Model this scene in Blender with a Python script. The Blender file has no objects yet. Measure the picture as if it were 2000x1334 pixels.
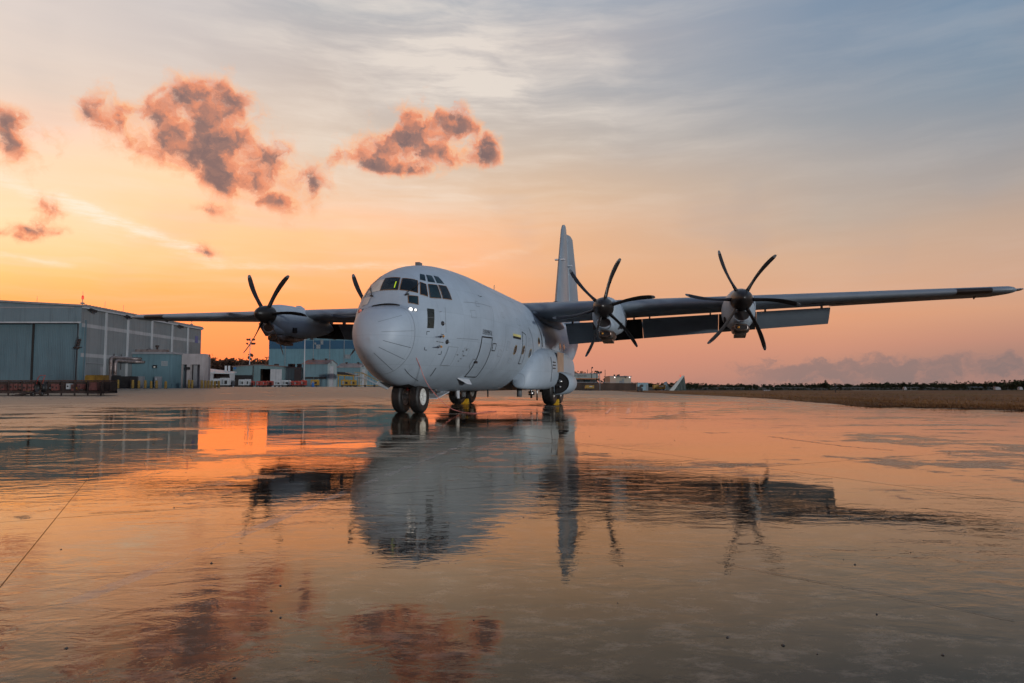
import bpy, bmesh, math, random
import numpy as np
from mathutils import Vector, Matrix
from mathutils.bvhtree import BVHTree
random.seed(7); rng = np.random.RandomState(11)
sc = bpy.context.scene
COL = sc.collection
# ------------------------------------------------------------------ camera
FPX, PITCH, CAMH = 1338.0, 0.0657, 0.794          # focal length in photo pixels, upward pitch, eye height
cam_d = bpy.data.cameras.new('camera'); cam = bpy.data.objects.new('camera', cam_d); COL.objects.link(cam)
cam.location = (0, 0, CAMH); cam.rotation_euler = (math.pi/2 + PITCH, 0, 0)
cam_d.sensor_width = 36; cam_d.lens = 36*FPX/2000; cam_d.clip_start = 0.05; cam_d.clip_end = 20000
sc.camera = cam
def ray(u, v):
    x = (u-1000)/FPX; z = -(v-667)/FPX; c, s = math.cos(PITCH), math.sin(PITCH)
    return Vector((x, c-z*s, s+z*c))
def at(u, v, Y):                                   # photo pixel -> world point at distance Y
    r = ray(u, v); t = Y/r.y
    return Vector((r.x*t, Y, CAMH+r.z*t))
def on_ground(u, v, z=0.0):
    r = ray(u, v); t = (z-CAMH)/r.z
    return Vector((r.x*t, r.y*t, z))
def azel(u, v):
    r = ray(u, v).normalized()
    return math.degrees(math.atan2(r.x, r.y)), math.degrees(math.asin(r.z))
def lin(c):
    return tuple(((x/255)/12.92 if x <= 10 else ((x/255+.055)/1.055)**2.4) for x in c)
# ------------------------------------------------------------------ node helper
class S:                                           # a float socket with arithmetic
    def __init__(self, nt, sock): self.nt, self.s = nt, sock
    def _m(self, op, *o, clamp=False):
        n = self.nt.nodes.new('ShaderNodeMath'); n.operation = op; n.use_clamp = clamp
        self.nt.links.new(self.s, n.inputs[0])
        for i, b in enumerate(o):
            if isinstance(b, S): self.nt.links.new(b.s, n.inputs[i+1])
            else: n.inputs[i+1].default_value = b
        return S(self.nt, n.outputs[0])
    def __add__(self, o): return self._m('ADD', o)
    def __sub__(self, o): return self._m('SUBTRACT', o)
    def __mul__(self, o): return self._m('MULTIPLY', o)
    def __truediv__(self, o): return self._m('DIVIDE', o)
    def __pow__(self, o): return self._m('POWER', o)
    def abs(self): return self._m('ABSOLUTE')
    def min(self, o): return self._m('MINIMUM', o)
    def max(self, o): return self._m('MAXIMUM', o)
    def exp(self): return self._m('EXPONENT')
    def sqrt(self): return self._m('SQRT')
    def step(self, a, b, lo=0.0, hi=1.0, kind='SMOOTHSTEP'):
        n = self.nt.nodes.new('ShaderNodeMapRange'); n.interpolation_type = kind
        self.nt.links.new(self.s, n.inputs[0])
        for i, v in enumerate((a, b, lo, hi)):
            if isinstance(v, S): self.nt.links.new(v.s, n.inputs[i+1])
            else: n.inputs[i+1].default_value = v
        return S(self.nt, n.outputs[0])
def mixc(nt, f, a, b):
    n = nt.nodes.new('ShaderNodeMix'); n.data_type = 'RGBA'; n.clamp_factor = True
    for sock, v in ((n.inputs[0], f), (n.inputs[6], a), (n.inputs[7], b)):
        if isinstance(v, S): nt.links.new(v.s, sock)
        elif hasattr(v, 'links') or hasattr(v, 'is_linked'): nt.links.new(v, sock)
        elif isinstance(v, (int, float)): sock.default_value = v
        else: sock.default_value = (*v[:3], 1)
    return n.outputs[2]
def combine(nt, x, y, z):
    n = nt.nodes.new('ShaderNodeCombineXYZ')
    for i, v in enumerate((x, y, z)):
        if isinstance(v, S): nt.links.new(v.s, n.inputs[i])
        else: n.inputs[i].default_value = v
    return n.outputs[0]
def mapping(nt, vec, loc=(0,0,0), rot=(0,0,0), scale=(1,1,1), kind='POINT'):
    n = nt.nodes.new('ShaderNodeMapping'); n.vector_type = kind
    n.inputs[1].default_value = loc; n.inputs[2].default_value = rot; n.inputs[3].default_value = scale
    nt.links.new(vec, n.inputs[0]); return n.outputs[0]
def noise(nt, vec, scale, detail=4, rough=.55, dist=0.0, lac=2.0):
    n = nt.nodes.new('ShaderNodeTexNoise'); n.noise_dimensions = '3D'
    n.inputs['Scale'].default_value = scale; n.inputs['Detail'].default_value = detail
    n.inputs['Roughness'].default_value = rough; n.inputs['Distortion'].default_value = dist
    n.inputs['Lacunarity'].default_value = lac
    nt.links.new(vec, n.inputs['Vector']); return S(nt, n.outputs[0])
def veclen(nt, v):
    n = nt.nodes.new('ShaderNodeVectorMath'); n.operation = 'LENGTH'; nt.links.new(v, n.inputs[0]); return S(nt, n.outputs['Value'])
def sep(nt, v):
    n = nt.nodes.new('ShaderNodeSeparateXYZ'); nt.links.new(v, n.inputs[0]); return [S(nt, o) for o in n.outputs]
# ------------------------------------------------------------------ world: dusk sky with clouds
world = bpy.data.worlds.new('World'); sc.world = world; world.use_nodes = True
nt = world.node_tree; nt.nodes.clear()
tc = nt.nodes.new('ShaderNodeTexCoord'); D = tc.outputs['Generated']
dx, dy, dz = sep(nt, D)
az = dx._m('ARCTAN2', dy)*(180/math.pi)
el = dz.min(1.0).max(-1.0)._m('ARCSINE')*(180/math.pi)
def column(rows):                                  # rows: (elevation deg, sRGB)
    n = nt.nodes.new('ShaderNodeValToRGB'); r = n.color_ramp; r.interpolation = 'B_SPLINE' if False else 'EASE' if False else 'LINEAR'
    rows = sorted(rows); els = r.elements
    while len(els) < len(rows): els.new(0.5)
    for e, (x, c) in zip(els, rows):
        e.position = max(0, min(1, x/60)); r_, g_, b_ = lin(c); k = max(0, (c[0]-238)/16)     # the glow by the set sun is brighter than the photo's red channel can show
        e.color = (r_*(1+.42*k), g_*(1+.09*k), b_, 1)
    nt.links.new((el/60).s, n.inputs[0]); return n.outputs[0]
ZEN = (60, (80, 106, 142))
PX = {0: [(0,(226,212,204)),(160,(234,212,196)),(300,(248,218,188)),(427,(254,220,178)),(520,(254,205,135)),(580,(254,182,108)),(660,(255,165,98)),(752,(248,150,95))],
 320: [(0,(206,198,196)),(110,(216,202,194)),(220,(234,208,188)),(330,(252,214,178)),(430,(253,208,164)),(500,(254,203,145)),(560,(254,182,108)),(620,(255,168,101)),(690,(255,152,90)),(752,(238,132,82))],
 620: [(0,(178,180,184)),(100,(194,184,180)),(200,(214,197,184)),(300,(228,205,184)),(380,(240,202,168)),(460,(250,198,148)),(560,(252,180,118)),(640,(254,160,98)),(700,(252,145,90)),(752,(236,132,86))],
 1100: [(0,(168,174,184)),(80,(188,182,182)),(180,(184,180,179)),(280,(200,186,174)),(380,(222,188,158)),(440,(234,186,148)),(540,(238,178,132)),(620,(232,160,118)),(700,(218,145,118)),(752,(204,138,118))],
 1620: [(0,(130,148,169)),(120,(138,151,167)),(240,(160,162,166)),(340,(182,171,163)),(430,(192,172,156)),(500,(212,174,146)),(570,(221,172,140)),(620,(226,160,122)),(680,(208,147,122)),(752,(170,132,120))],
 1960: [(0,(119,143,167)),(150,(132,148,164)),(270,(155,156,160)),(350,(172,162,156)),(430,(196,168,148)),(520,(208,168,142)),(600,(214,160,128)),(660,(194,142,122)),(710,(160,128,118)),(752,(135,116,113))]}
cols = []
for x, rows in PX.items():
    cols.append((azel(x, 500)[0], [(max(azel(x, y)[1], 0), c) for y, c in rows] + [ZEN]))
cols = [(-180, [(0,(104,100,118)),(6,(136,126,138)),(15,(128,134,152)),(32,(98,120,152)),ZEN]),
        (-80, [(0,(250,165,105)),(5,(255,195,135)),(12,(254,214,172)),(22,(236,212,196)),(34,(196,196,200)),ZEN])] + cols + \
       [(85, [(0,(120,108,114)),(5,(148,132,132)),(12,(142,140,146)),(22,(118,134,156)),(34,(96,124,158)),ZEN]),
        (180, [(0,(104,100,118)),(6,(136,126,138)),(15,(128,134,152)),(32,(98,120,152)),ZEN])]
sky = column(cols[0][1])
for (a0, _), (a1, rows) in zip(cols, cols[1:]):
    sky = mixc(nt, az.step(a0, a1, kind='LINEAR'), sky, column(rows))
C = combine(nt, az, el, 0.0)
def smooth_blob(u, v, ru, rv, rot=0):
    a, e = azel(u, v)
    m = mapping(nt, C, (a, e, 0), (0, 0, math.radians(rot)), (ru*2.2/23.4, rv*2.2/23.4, 1), 'TEXTURE')
    g = nt.nodes.new('ShaderNodeTexGradient'); g.gradient_type = 'QUADRATIC_SPHERE'; nt.links.new(m, g.inputs[0]); return S(nt, g.outputs['Fac'])
# thin high cirrus
warp = noise(nt, C, .12, 2, .5)
cv = combine(nt, az + warp*5.0, el + warp*1.4, 0.0)
ci = noise(nt, mapping(nt, cv, (0,0,0), (0,0,math.radians(20)), (.05, .26, 1)), 1.0, 6, .62)
ci2 = noise(nt, mapping(nt, cv, (3,1,0), (0,0,math.radians(-5)), (.05, .6, 1)), 1.0, 5, .6)
cmask = smooth_blob(880, 130, 330, 170, -8)*1.9 + smooth_blob(620, 330, 420, 120, 0)*.7 + smooth_blob(60, 500, 420, 70, 0)*.8 + .16
cir = (ci.step(.40, .72)*el.step(6, 15)*.75 + ci2.step(.42, .74)*el.step(2.5, 7)*.5)*cmask
sky = mixc(nt, cir, sky, mixc(nt, .55, sky, lin((255, 241, 226))))
sky = mixc(nt, (warp + ci2*.5).step(.74, .95)*el.step(3, 12)*.10, sky, lin((140, 146, 160)))
# old contrails
def trail(u0, v0, u1, v1, w, amt, w1=None):
    global sky
    a0, e0 = azel(u0, v0); a1, e1 = azel(u1, v1)
    L = math.hypot(a1-a0, e1-e0); rot = math.atan2(e1-e0, a1-a0)
    m = mapping(nt, C, (a0, e0, 0), (0, 0, rot), (L, 1, 1), 'TEXTURE')
    mx, my, _ = sep(nt, m)
    d = (my + wob*(w/23.4)*3.0)/(w/23.4)
    g = (d*d*-1.0).exp()*mx.step(-.06, .12)*mx.step(.85, 1.05, 1.0, 0.0)
    sky = mixc(nt, g*nn*amt, sky, lin((255, 243, 222)))
wob = noise(nt, mapping(nt, C, (0,0,0), (0,0,.33), (.4, .9, 1)), 1.0, 5, .68) - .5
nn = noise(nt, mapping(nt, C, (0,0,0), (0,0,.3), (.45, 3.4, 1)), 1.0, 5, .68).step(.32, .66)*.8 + .2
trail(-60, 326, 300, 462, 12, .5); trail(100, 380, 440, 512, 11, .62); trail(-40, 490, 150, 522, 5, .4)
trail(380, 518, 830, 517, 6, .34); trail(840, 530, 1060, 480, 9, .16)
# puffy clouds lit orange from below the horizon on the left
blobs = [(425,262,78,62,-35,1.15),(350,196,34,26,0,.8),(330,262,70,42,-10,.9),(420,318,120,38,-28,1.0),(485,352,66,38,-20,1.15),(452,225,52,60,20,.9),
 (555,345,60,40,-20,1.1),(602,370,36,30,-30,1.1),(252,215,34,30,-30,.8),(168,220,38,32,-20,.85),(265,290,60,26,-10,.85),(410,176,46,26,10,.8),
 (722,286,70,38,0,1.15),(770,296,50,34,0,1.0),(838,248,58,46,-10,1.25),(885,268,56,40,-20,1.2),(912,280,40,32,-20,1.0),(940,288,42,34,-10,1.1),(765,328,80,16,-4,.8),(800,215,28,24,0,.45),
 (10,284,66,34,0,1.0),(15,238,46,30,-30,.6),(88,402,42,17,-35,.85),(112,456,38,11,0,.8),(50,446,32,12,-20,.72),(0,456,30,14,0,1.0),
 (400,411,46,13,-5,.95),(396,492,54,15,-14,1.05),(515,546,52,12,-6,.5),(70,330,60,20,-20,.32),(330,132,40,10,-10,.3),(260,563,40,7,-8,.4)]
msk = None
for u, v, ru, rv, rot, am in blobs:
    b = smooth_blob(u, v, ru*1.12, rv*1.12, rot)*am
    msk = b if msk is None else msk + b
wv = noise(nt, C, .6, 5, .6); wv2 = noise(nt, mapping(nt, C, (40,20,5)), .6, 5, .6)
cc = combine(nt, az + (wv-.5)*3.2, el + (wv2-.5)*2.6, 0.0)
f1 = noise(nt, cc, .36, 8, .60)
f2 = noise(nt, mapping(nt, cc, (.30, .26, 0)), .36, 3, .5)       # same field sampled towards the sun: gives lit and dark sides
den = msk.min(1.15)*1.0 + (f1-.5)*3.1 - .46
alpha = den.step(-.10, .80)*msk.step(.08, .3)
dark = (den.step(.15, 1.1)*.85 + (f1-f2)*-3.2 + .02)
ccol = mixc(nt, dark.step(.0, .42), lin((255, 186, 138)), lin((238, 146, 108)))
ccol = mixc(nt, dark.step(.35, .85), ccol, lin((150, 112, 104)))
ccol = mixc(nt, dark.step(.75, 1.1)*.85, ccol, lin((120, 97, 98)))
sky = mixc(nt, alpha*.93, sky, ccol)
# low grey bank near the right horizon
bank = noise(nt, mapping(nt, cc, (11, 3, 0), (0,0,0), (.7, 1.5, 1)), .33, 5, .6)
bd = (bank-.5)*3.4 + (el*-1.0 + 3.2)*.42 + az.step(10, 36)*.75 - .72
sky = mixc(nt, bd.step(0, .6)*az.step(12, 24)*el.step(8, 4.5)*.72, sky, mixc(nt, bank.step(.4, .62), lin((176, 134, 122)), lin((136, 119, 117))))
bg = nt.nodes.new('ShaderNodeBackground'); wo = nt.nodes.new('ShaderNodeOutputWorld')
world.cycles.sampling_method = 'MANUAL'; world.cycles.sample_map_resolution = 256
nt.links.new(sky, bg.inputs[0]); bg.inputs[1].default_value = 1.0; nt.links.new(bg.outputs[0], wo.inputs[0])
# ------------------------------------------------------------------ one sun lamp: front key light standing in for an unseen local light
sun_d = bpy.data.lights.new('sun', 'SUN'); sun = bpy.data.objects.new('sun', sun_d); COL.objects.link(sun)
KEY_EL = 3
KEY_TO = Vector((.643, -.766, 0)).normalized()*math.cos(math.radians(KEY_EL)) + Vector((0, 0, math.sin(math.radians(KEY_EL))))
sun.rotation_euler = KEY_TO.to_track_quat('Z', 'Y').to_euler(); sun.location = (20, -40, 30)
sun_d.energy = 1.6; sun_d.angle = math.radians(4); sun_d.color = (.95, .98, 1.0)
# ------------------------------------------------------------------ view and render settings
vs = sc.view_settings; vs.view_transform = 'Standard'; vs.look = 'None'; vs.exposure = 0.0; vs.gamma = 1.0; vs.use_curve_mapping = False
sc.render.engine = 'CYCLES'; cy = sc.cycles
cy.use_denoising = True; cy.use_adaptive_sampling = True; cy.adaptive_threshold = .025; cy.adaptive_min_samples = 8
try: cy.denoiser = 'OPENIMAGEDENOISE'
except Exception: pass
cy.max_bounces = 6; cy.diffuse_bounces = 3; cy.glossy_bounces = 4; cy.caustics_reflective = True; cy.blur_glossy = .6; cy.caustics_refractive = False
cy.sample_clamp_indirect = 4
# ------------------------------------------------------------------ materials
MATS = {}
def mat(name, col, rough=.6, metal=0.0, var=.12, scale=3.0, bump=0.0, bscale=40, spec=.5, coords='Object', streak=0.0, emit=0, col2=None):
    if name in MATS: return MATS[name]
    m = bpy.data.materials.new(name); m.use_nodes = True; t = m.node_tree; b = t.nodes['Principled BSDF']
    tcn = t.nodes.new('ShaderNodeTexCoord'); v = tcn.outputs[coords]
    n = noise(t, v, scale, 5, .6)
    c = mixc(t, n.step(.3, .7), tuple(x*(1-var) for x in col), tuple(min(1, x*(1+var)) for x in col))
    if col2: c = mixc(t, noise(t, mapping(t, v, (5,3,1)), scale*.6, 7, .68).step(.5, .66), c, col2)
    if streak:
        sn = noise(t, mapping(t, v, (0,0,0), (0,0,0), (1.6, 1.6, .07)), 2.2, 5, .6)
        c = mixc(t, sn.step(.45, .75)*streak, c, tuple(x*.45 for x in col))
    t.links.new(c, b.inputs['Base Color'])
    t.links.new((noise(t, v, scale*2.3, 4, .6)*.3 + (rough-.15)).max(.02).s, b.inputs['Roughness'])
    b.inputs['Metallic'].default_value = metal; b.inputs['Specular IOR Level'].default_value = spec
    if bump:
        bn = t.nodes.new('ShaderNodeBump'); bn.inputs['Strength'].default_value = bump; bn.inputs['Distance'].default_value = .01
        t.links.new(noise(t, v, bscale, 4, .6).s, bn.inputs['Height']); t.links.new(bn.outputs[0], b.inputs['Normal'])
    if emit:
        b.inputs['Emission Color'].default_value = (*col, 1); b.inputs['Emission Strength'].default_value = emit
    MATS[name] = m; return m
def corrugated(name, col, pitch=.3, axis=0, rough=.6, depth=.6, streak=.5, col2=None):   # painted ribbed steel cladding
    m = mat(name, col, rough, var=.07, scale=.35, streak=streak, col2=col2); t = m.node_tree; b = t.nodes['Principled BSDF']
    tcn = t.nodes.new('ShaderNodeTexCoord'); x = sep(t, tcn.outputs['Object'])[axis]
    w = ((x*(2*math.pi/pitch))._m('SINE')).abs()._m('POWER', .35)
    bn = t.nodes.new('ShaderNodeBump'); bn.inputs['Strength'].default_value = depth; bn.inputs['Distance'].default_value = .03
    t.links.new(w.s, bn.inputs['Height']); t.links.new(bn.outputs[0], b.inputs['Normal']); return m
# ------------------------------------------------------------------ mesh builder
class MB:
    def __init__(self): self.v = []; self.f = []; self.mi = []
    def add(self, vs, fs, mi=0):
        o = len(self.v); self.v += [tuple(p) for p in vs]; self.f += [tuple(i+o for i in f) for f in fs]; self.mi += [mi]*len(fs); return self
    def box(self, x0, x1, y0, y1, z0, z1, mi=0, rot=None, piv=None):
        vs = [Vector(p) for p in ((x0,y0,z0),(x1,y0,z0),(x1,y1,z0),(x0,y1,z0),(x0,y0,z1),(x1,y0,z1),(x1,y1,z1),(x0,y1,z1))]
        if rot is not None:
            p = Vector(piv if piv else ((x0+x1)/2, (y0+y1)/2, (z0+z1)/2)); vs = [rot @ (q-p) + p for q in vs]
        return self.add(vs, [(0,3,2,1),(4,5,6,7),(0,1,5,4),(1,2,6,5),(2,3,7,6),(3,0,4,7)], mi)
    def prism(self, pts, d, mi=0):                 # pts: closed 3D polygon, extruded by vector d
        n = len(pts); d = Vector(d); vs = [Vector(p) for p in pts] + [Vector(p)+d for p in pts]
        return self.add(vs, [tuple(range(n))[::-1], tuple(range(n, 2*n))] + [(i, (i+1) % n, n+(i+1) % n, n+i) for i in range(n)], mi)
    def tube(self, pts, r, n=8, mi=0, cap=True):
        pts = [Vector(p) for p in pts]; rs = r if isinstance(r, (list, tuple)) else [r]*len(pts); vs = []
        up = None
        for i, p in enumerate(pts):
            t = (pts[min(i+1, len(pts)-1)] - pts[max(i-1, 0)]).normalized()
            if up is None: up = t.orthogonal().normalized()
            a = (up - t*up.dot(t)).normalized() if (up - t*up.dot(t)).length > 1e-6 else t.orthogonal().normalized(); up = a; b = t.cross(a)
            vs += [p + (a*math.cos(k*2*math.pi/n) + b*math.sin(k*2*math.pi/n))*rs[i] for k in range(n)]
        fs = [(i*n+k, i*n+(k+1) % n, (i+1)*n+(k+1) % n, (i+1)*n+k) for i in range(len(pts)-1) for k in range(n)]
        if cap: fs += [tuple(range(n))[::-1], tuple(range((len(pts)-1)*n, len(pts)*n))]
        return self.add(vs, fs, mi)
    def lathe(self, prof, origin, axis, n=32, mi=0, mis=None):     # prof: (distance along axis, radius)
        o = Vector(origin); ax = Vector(axis).normalized(); a = ax.orthogonal().normalized(); b = ax.cross(a); m = len(prof)
        vs = [o + ax*d + (a*math.cos(k*2*math.pi/n) + b*math.sin(k*2*math.pi/n))*r for d, r in prof for k in range(n)]
        for i in range(m-1):
            base = len(self.v)
        off = len(self.v); self.v += [tuple(p) for p in vs]
        for i in range(m-1):
            for k in range(n):
                self.f.append((off+i*n+k, off+i*n+(k+1) % n, off+(i+1)*n+(k+1) % n, off+(i+1)*n+k)); self.mi.append(mis[i] if mis else mi)
        return self
    def loft(self, rings, cap0=True, cap1=True, mi=0, closed=True):
        n = len(rings[0]); vs = [p for r in rings for p in r]; e = n if closed else n-1
        fs = [(i*n+k, i*n+(k+1) % n, (i+1)*n+(k+1) % n, (i+1)*n+k) for i in range(len(rings)-1) for k in range(e)]
        if cap0: fs.append(tuple(range(n))[::-1])
        if cap1: fs.append(tuple(range((len(rings)-1)*n, len(rings)*n)))
        return self.add(vs, fs, mi)
    def build(self, name, m, parent=None, smooth=False, loc=None, fix=True, angle=None):
        me = bpy.data.meshes.new(name); me.from_pydata(self.v, [], self.f)
        ms = m if isinstance(m, (list, tuple)) else [m]
        for x in ms: me.materials.append(x)
        if len(ms) > 1: me.polygons.foreach_set('material_index', self.mi)
        if fix:
            bm = bmesh.new(); bm.from_mesh(me); bmesh.ops.remove_doubles(bm, verts=bm.verts, dist=1e-5)
            bmesh.ops.recalc_face_normals(bm, faces=bm.faces); bm.to_mesh(me); bm.free()
        if smooth:
            me.polygons.foreach_set('use_smooth', [True]*len(me.polygons))
            if angle: me.set_sharp_from_angle(angle=math.radians(angle))
        me.update(); o = bpy.data.objects.new(name, me); COL.objects.link(o)
        if parent is not None: o.parent = parent
        if loc is not None: o.location = loc
        return o
def tag(o, label, cat, group=None):
    o['label'] = label; o['category'] = cat
    if group: o['group'] = group
    return o
def thing(name, label, cat, loc=(0,0,0), rz=0.0, group=None):
    o = bpy.data.objects.new(name, None); COL.objects.link(o); o.location = loc; o.rotation_euler = (0, 0, rz); o.empty_display_size = .3
    return tag(o, label, cat, group)
def structure(o, kind='structure'): o['kind'] = kind; return o
def copy_tree(o, parent=None):
    c = o.copy(); COL.objects.link(c); c.parent = parent
    for ch in list(o.children): copy_tree(ch, c)
    return c
# ================================================================== ground
def smoothstep(a, b, x):
    t = min(1, max(0, (x-a)/(b-a))); return t*t*(3-2*t)
def gz(x, y):                                      # the apron climbs gently towards the hangars on the left
    if y < 27: return 0.0
    r = .58*smoothstep(40, 90, y) + .16*smoothstep(90, 160, y); k = smoothstep(-14, 16, x - (y-27)*.02)
    return r*(1-k) - .0055*min(max(0, y-130), 800)*k          # and the airfield falls away on the right
def apron_material(name='wet_concrete'):
    m = bpy.data.materials.new(name); m.use_nodes = True; t = m.node_tree; b = t.nodes['Principled BSDF']
    g = t.nodes.new('ShaderNodeNewGeometry'); P = g.outputs['Position']; x, y, z = sep(t, P)
    big = noise(t, mapping(t, P, (21.0, 33.0, 0)), .16, 4, .55, .4); med = noise(t, mapping(t, P, (3,9,0), (0,0,.47), (1, .55, 1)), .8, 5, .6, .3)
    fine = noise(t, P, 9, 6, .68); grit = noise(t, P, 60, 3, .6); spk = noise(t, P, 210, 2, .6)
    far = (y + (x*-1.0 - 3.0).max(0.0)*1.7 + (noise(t, mapping(t, P, (1,1,0), (0,0,.1), (.30,.62,1)), .5, 5, .6)-.5)*74.0).step(20, 72)                                             # the raised apron by the hangars has drained
    wet = (big-.5)*2.6 + (med-.5)*2.6 + (fine-.5)*.7 + .22 + y.step(2.2, 6.5, .55, 0.0) - far*.95 + (noise(t, mapping(t, P, (3,5,0), (0,0,.12), (.22,1.15,1)), 1.0, 6, .62)-.5)*3.6*y.step(4, 11)       # > 0 : standing water
    mid = noise(t, mapping(t, P, (8,3,0), (0,0,.15), (.5,1.35,1)), 2.4, 5, .66)
    wet = wet + (mid-.5)*2.0*y.step(2.5, 5.5)
    wet = wet + (((x-.5)*(x-.5)*(1/70.0) + (y-16.0)*(y-16.0)*(1/110.0))*-1.0).exp()*.55      # a broad puddle stands under the nose
    pud = (wet + (grit-.5)*.5).step(-.12, .14)
    # colour of the concrete itself: pale and dark mottling, stains, rubber streaks
    c = mixc(t, noise(t, P, 1.7, 8, .66).step(.35, .65), (.030, .024, .019), (.064, .051, .041))
    c = mixc(t, noise(t, mapping(t, P, (5,1,2), (0,0,.3), (.7,1.1,1)), 9.0, 8, .74).step(.47, .66)*.8, c, (.34, .265, .20))
    c = mixc(t, noise(t, mapping(t, P, (1,7,2), (0,0,.47), (1.2,.2,1)), .5, 5, .6).step(.54, .7)*.55, c, (.024, .020, .018))
    c = mixc(t, spk.step(.42, .66)*.35, c, (.028, .024, .021))
    for p0, p1, w_, k_ in (((1080,797),(20,1226),.055,.75), ((1112,799),(640,1008),.05,.55)):     # worn white taxi lines
        a_, b_ = on_ground(*p0), on_ground(*p1); d_ = (b_-a_).normalized()
        dist = (x*(-d_.y) + y*d_.x - (-d_.y*a_.x + d_.x*a_.y)).abs(); along = x*d_.x + y*d_.y - d_.dot(a_)
        lm = (dist + (fine-.5)*.05).step(w_, w_*.5)*along.step((b_-a_).length, (b_-a_).length-.5)*along.step(0, .5)*noise(t, P, 3.0, 6, .7).step(.36, .58)*k_
        paint = lm if p0[0] == 1080 else paint.max(lm)
    c = mixc(t, paint, c, (.62, .56, .49))
    wetdark = mixc(t, pud, c, mixc(t, .35, c, (.012, .010, .009)))
    dampc = mixc(t, far, wetdark, mixc(t, .75, c, (.066, .052, .043)))
    calm = noise(t, mapping(t, P, (2,2,0), (0,0,.3), (.55, 1.0, 1)), .42, 3, .5)
    rgh = (pud*-1.0 + 1.0)*((grit-.5)*.16 + .25) + far*.16 + .010 + (fine-.5).abs()*.015
    
    # relief: wind ripples on the water, texture on the damp concrete
    r1 = noise(t, mapping(t, P, (0,0,0), (0,0,-.35), (1.0, 1.9, 1)), 3.9, 4, .55, .5)
    r2 = noise(t, mapping(t, P, (4,4,0), (0,0,.2), (1.0, 1.5, 1)), 19, 3, .6, .4)
    amp = calm.step(.36, .66)*.93 + .07
    hgt = (r1*.0043 + r2*.00045)*(y.step(2.5, 9, 1.35, .9))*amp*(far*-.7 + 1.0)
    hgt2 = noise(t, P, .55, 3, .5)*.006 + (pud*-1.0 + 1.0)*(grit*.0011 + fine*.0022)
    bn = t.nodes.new('ShaderNodeBump'); bn.inputs['Strength'].default_value = 1.0; bn.inputs['Distance'].default_value = 1.0
    t.links.new((hgt + hgt2).s, bn.inputs['Height'])
    # a water film over concrete: diffuse slab below, glossy film whose reflectance climbs towards grazing view
    t.nodes.remove(b); df = t.nodes.new('ShaderNodeBsdfDiffuse'); gl = t.nodes.new('ShaderNodeBsdfGlossy'); mx = t.nodes.new('ShaderNodeMixShader'); lw = t.nodes.new('ShaderNodeLayerWeight')
    lw.inputs['Blend'].default_value = .5
    t.links.new(dampc, df.inputs['Color']); gl.inputs['Color'].default_value = (.92, .82, .68, 1); t.links.new(rgh.max(.012).s, gl.inputs['Roughness'])
    for n_ in (df, gl, lw): t.links.new(bn.outputs[0], n_.inputs['Normal'])
    fc = S(t, lw.outputs['Facing']).step(.36, .94, 0.0, 1.0, 'LINEAR')._m('POWER', 3.0)*.92 + .03
    fc = fc*(pud*.34 + .62)*(far*-.42 + 1.0)*(paint*-.45 + 1.0)
    t.links.new(fc.s, mx.inputs[0]); t.links.new(df.outputs[0], mx.inputs[1]); t.links.new(gl.outputs[0], mx.inputs[2])
    t.links.new(mx.outputs[0], t.nodes['Material Output'].inputs['Surface'])
    return m
M_APRON = apron_material()
def axis_steps(lims):
    out = []
    for a, b, s in lims: out += list(np.arange(a, b, s))
    return out
gx = axis_steps([(-7000,-600,1600),(-600,-120,60),(-120,40,5),(40,200,20),(200,600,100),(600,7001,1600)])
gy = axis_steps([(-400,-40,90),(-40,20,20),(20,180,4),(180,600,60),(600,9001,1400)])
mb = MB(); nx_, ny_ = len(gx), len(gy)
mb.add([(x, y, gz(x, y) - (.004 if y < 32 else .004*(1-smoothstep(32, 40, y)))) for y in gy for x in gx],
       [(j*nx_+i, j*nx_+i+1, (j+1)*nx_+i+1, (j+1)*nx_+i) for j in range(ny_-1) for i in range(nx_-1)])
ground = structure(mb.build('ground', M_APRON, smooth=True, fix=False))
# concrete slabs of the near apron, each one its own piece with open joints
SL = 5.83; ST = math.radians(27); e_n = Vector((math.cos(ST), math.sin(ST), 0)); e_t = Vector((-math.sin(ST), math.cos(ST), 0))
apron = structure(bpy.data.objects.new('apron', None)); COL.objects.link(apron)
slab_me = None
for i in range(-9, 9):
    for j in range(-5, 9):
        c0 = e_n*(-.546 + (i+.5)*SL) + e_t*(4.99 + (j+.5)*SL)
        if not (-38 < c0.x < 23 and -7 < c0.y < 30): continue
        if slab_me is None:
            s = MB(); h = SL/2-.003; q = h-.0025
            s.add([(-h,-h,-.06),(h,-h,-.06),(h,h,-.06),(-h,h,-.06),(-h,-h,-.006),(h,-h,-.006),(h,h,-.006),(-h,h,-.006),(-q,-q,0),(q,-q,0),(q,q,0),(-q,q,0)],
                  [(0,1,5,4),(1,2,6,5),(2,3,7,6),(3,0,4,7),(4,5,9,8),(5,6,10,9),(6,7,11,10),(7,4,8,11),(8,9,10,11)])
            o = s.build('slab', M_APRON, apron); slab_me = o.data
        else:
            o = bpy.data.objects.new('slab', slab_me); COL.objects.link(o); o.parent = apron
        o.location = c0; o.rotation_euler = (rng.uniform(-1,1)*.0002, rng.uniform(-1,1)*.0002, ST)
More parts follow.
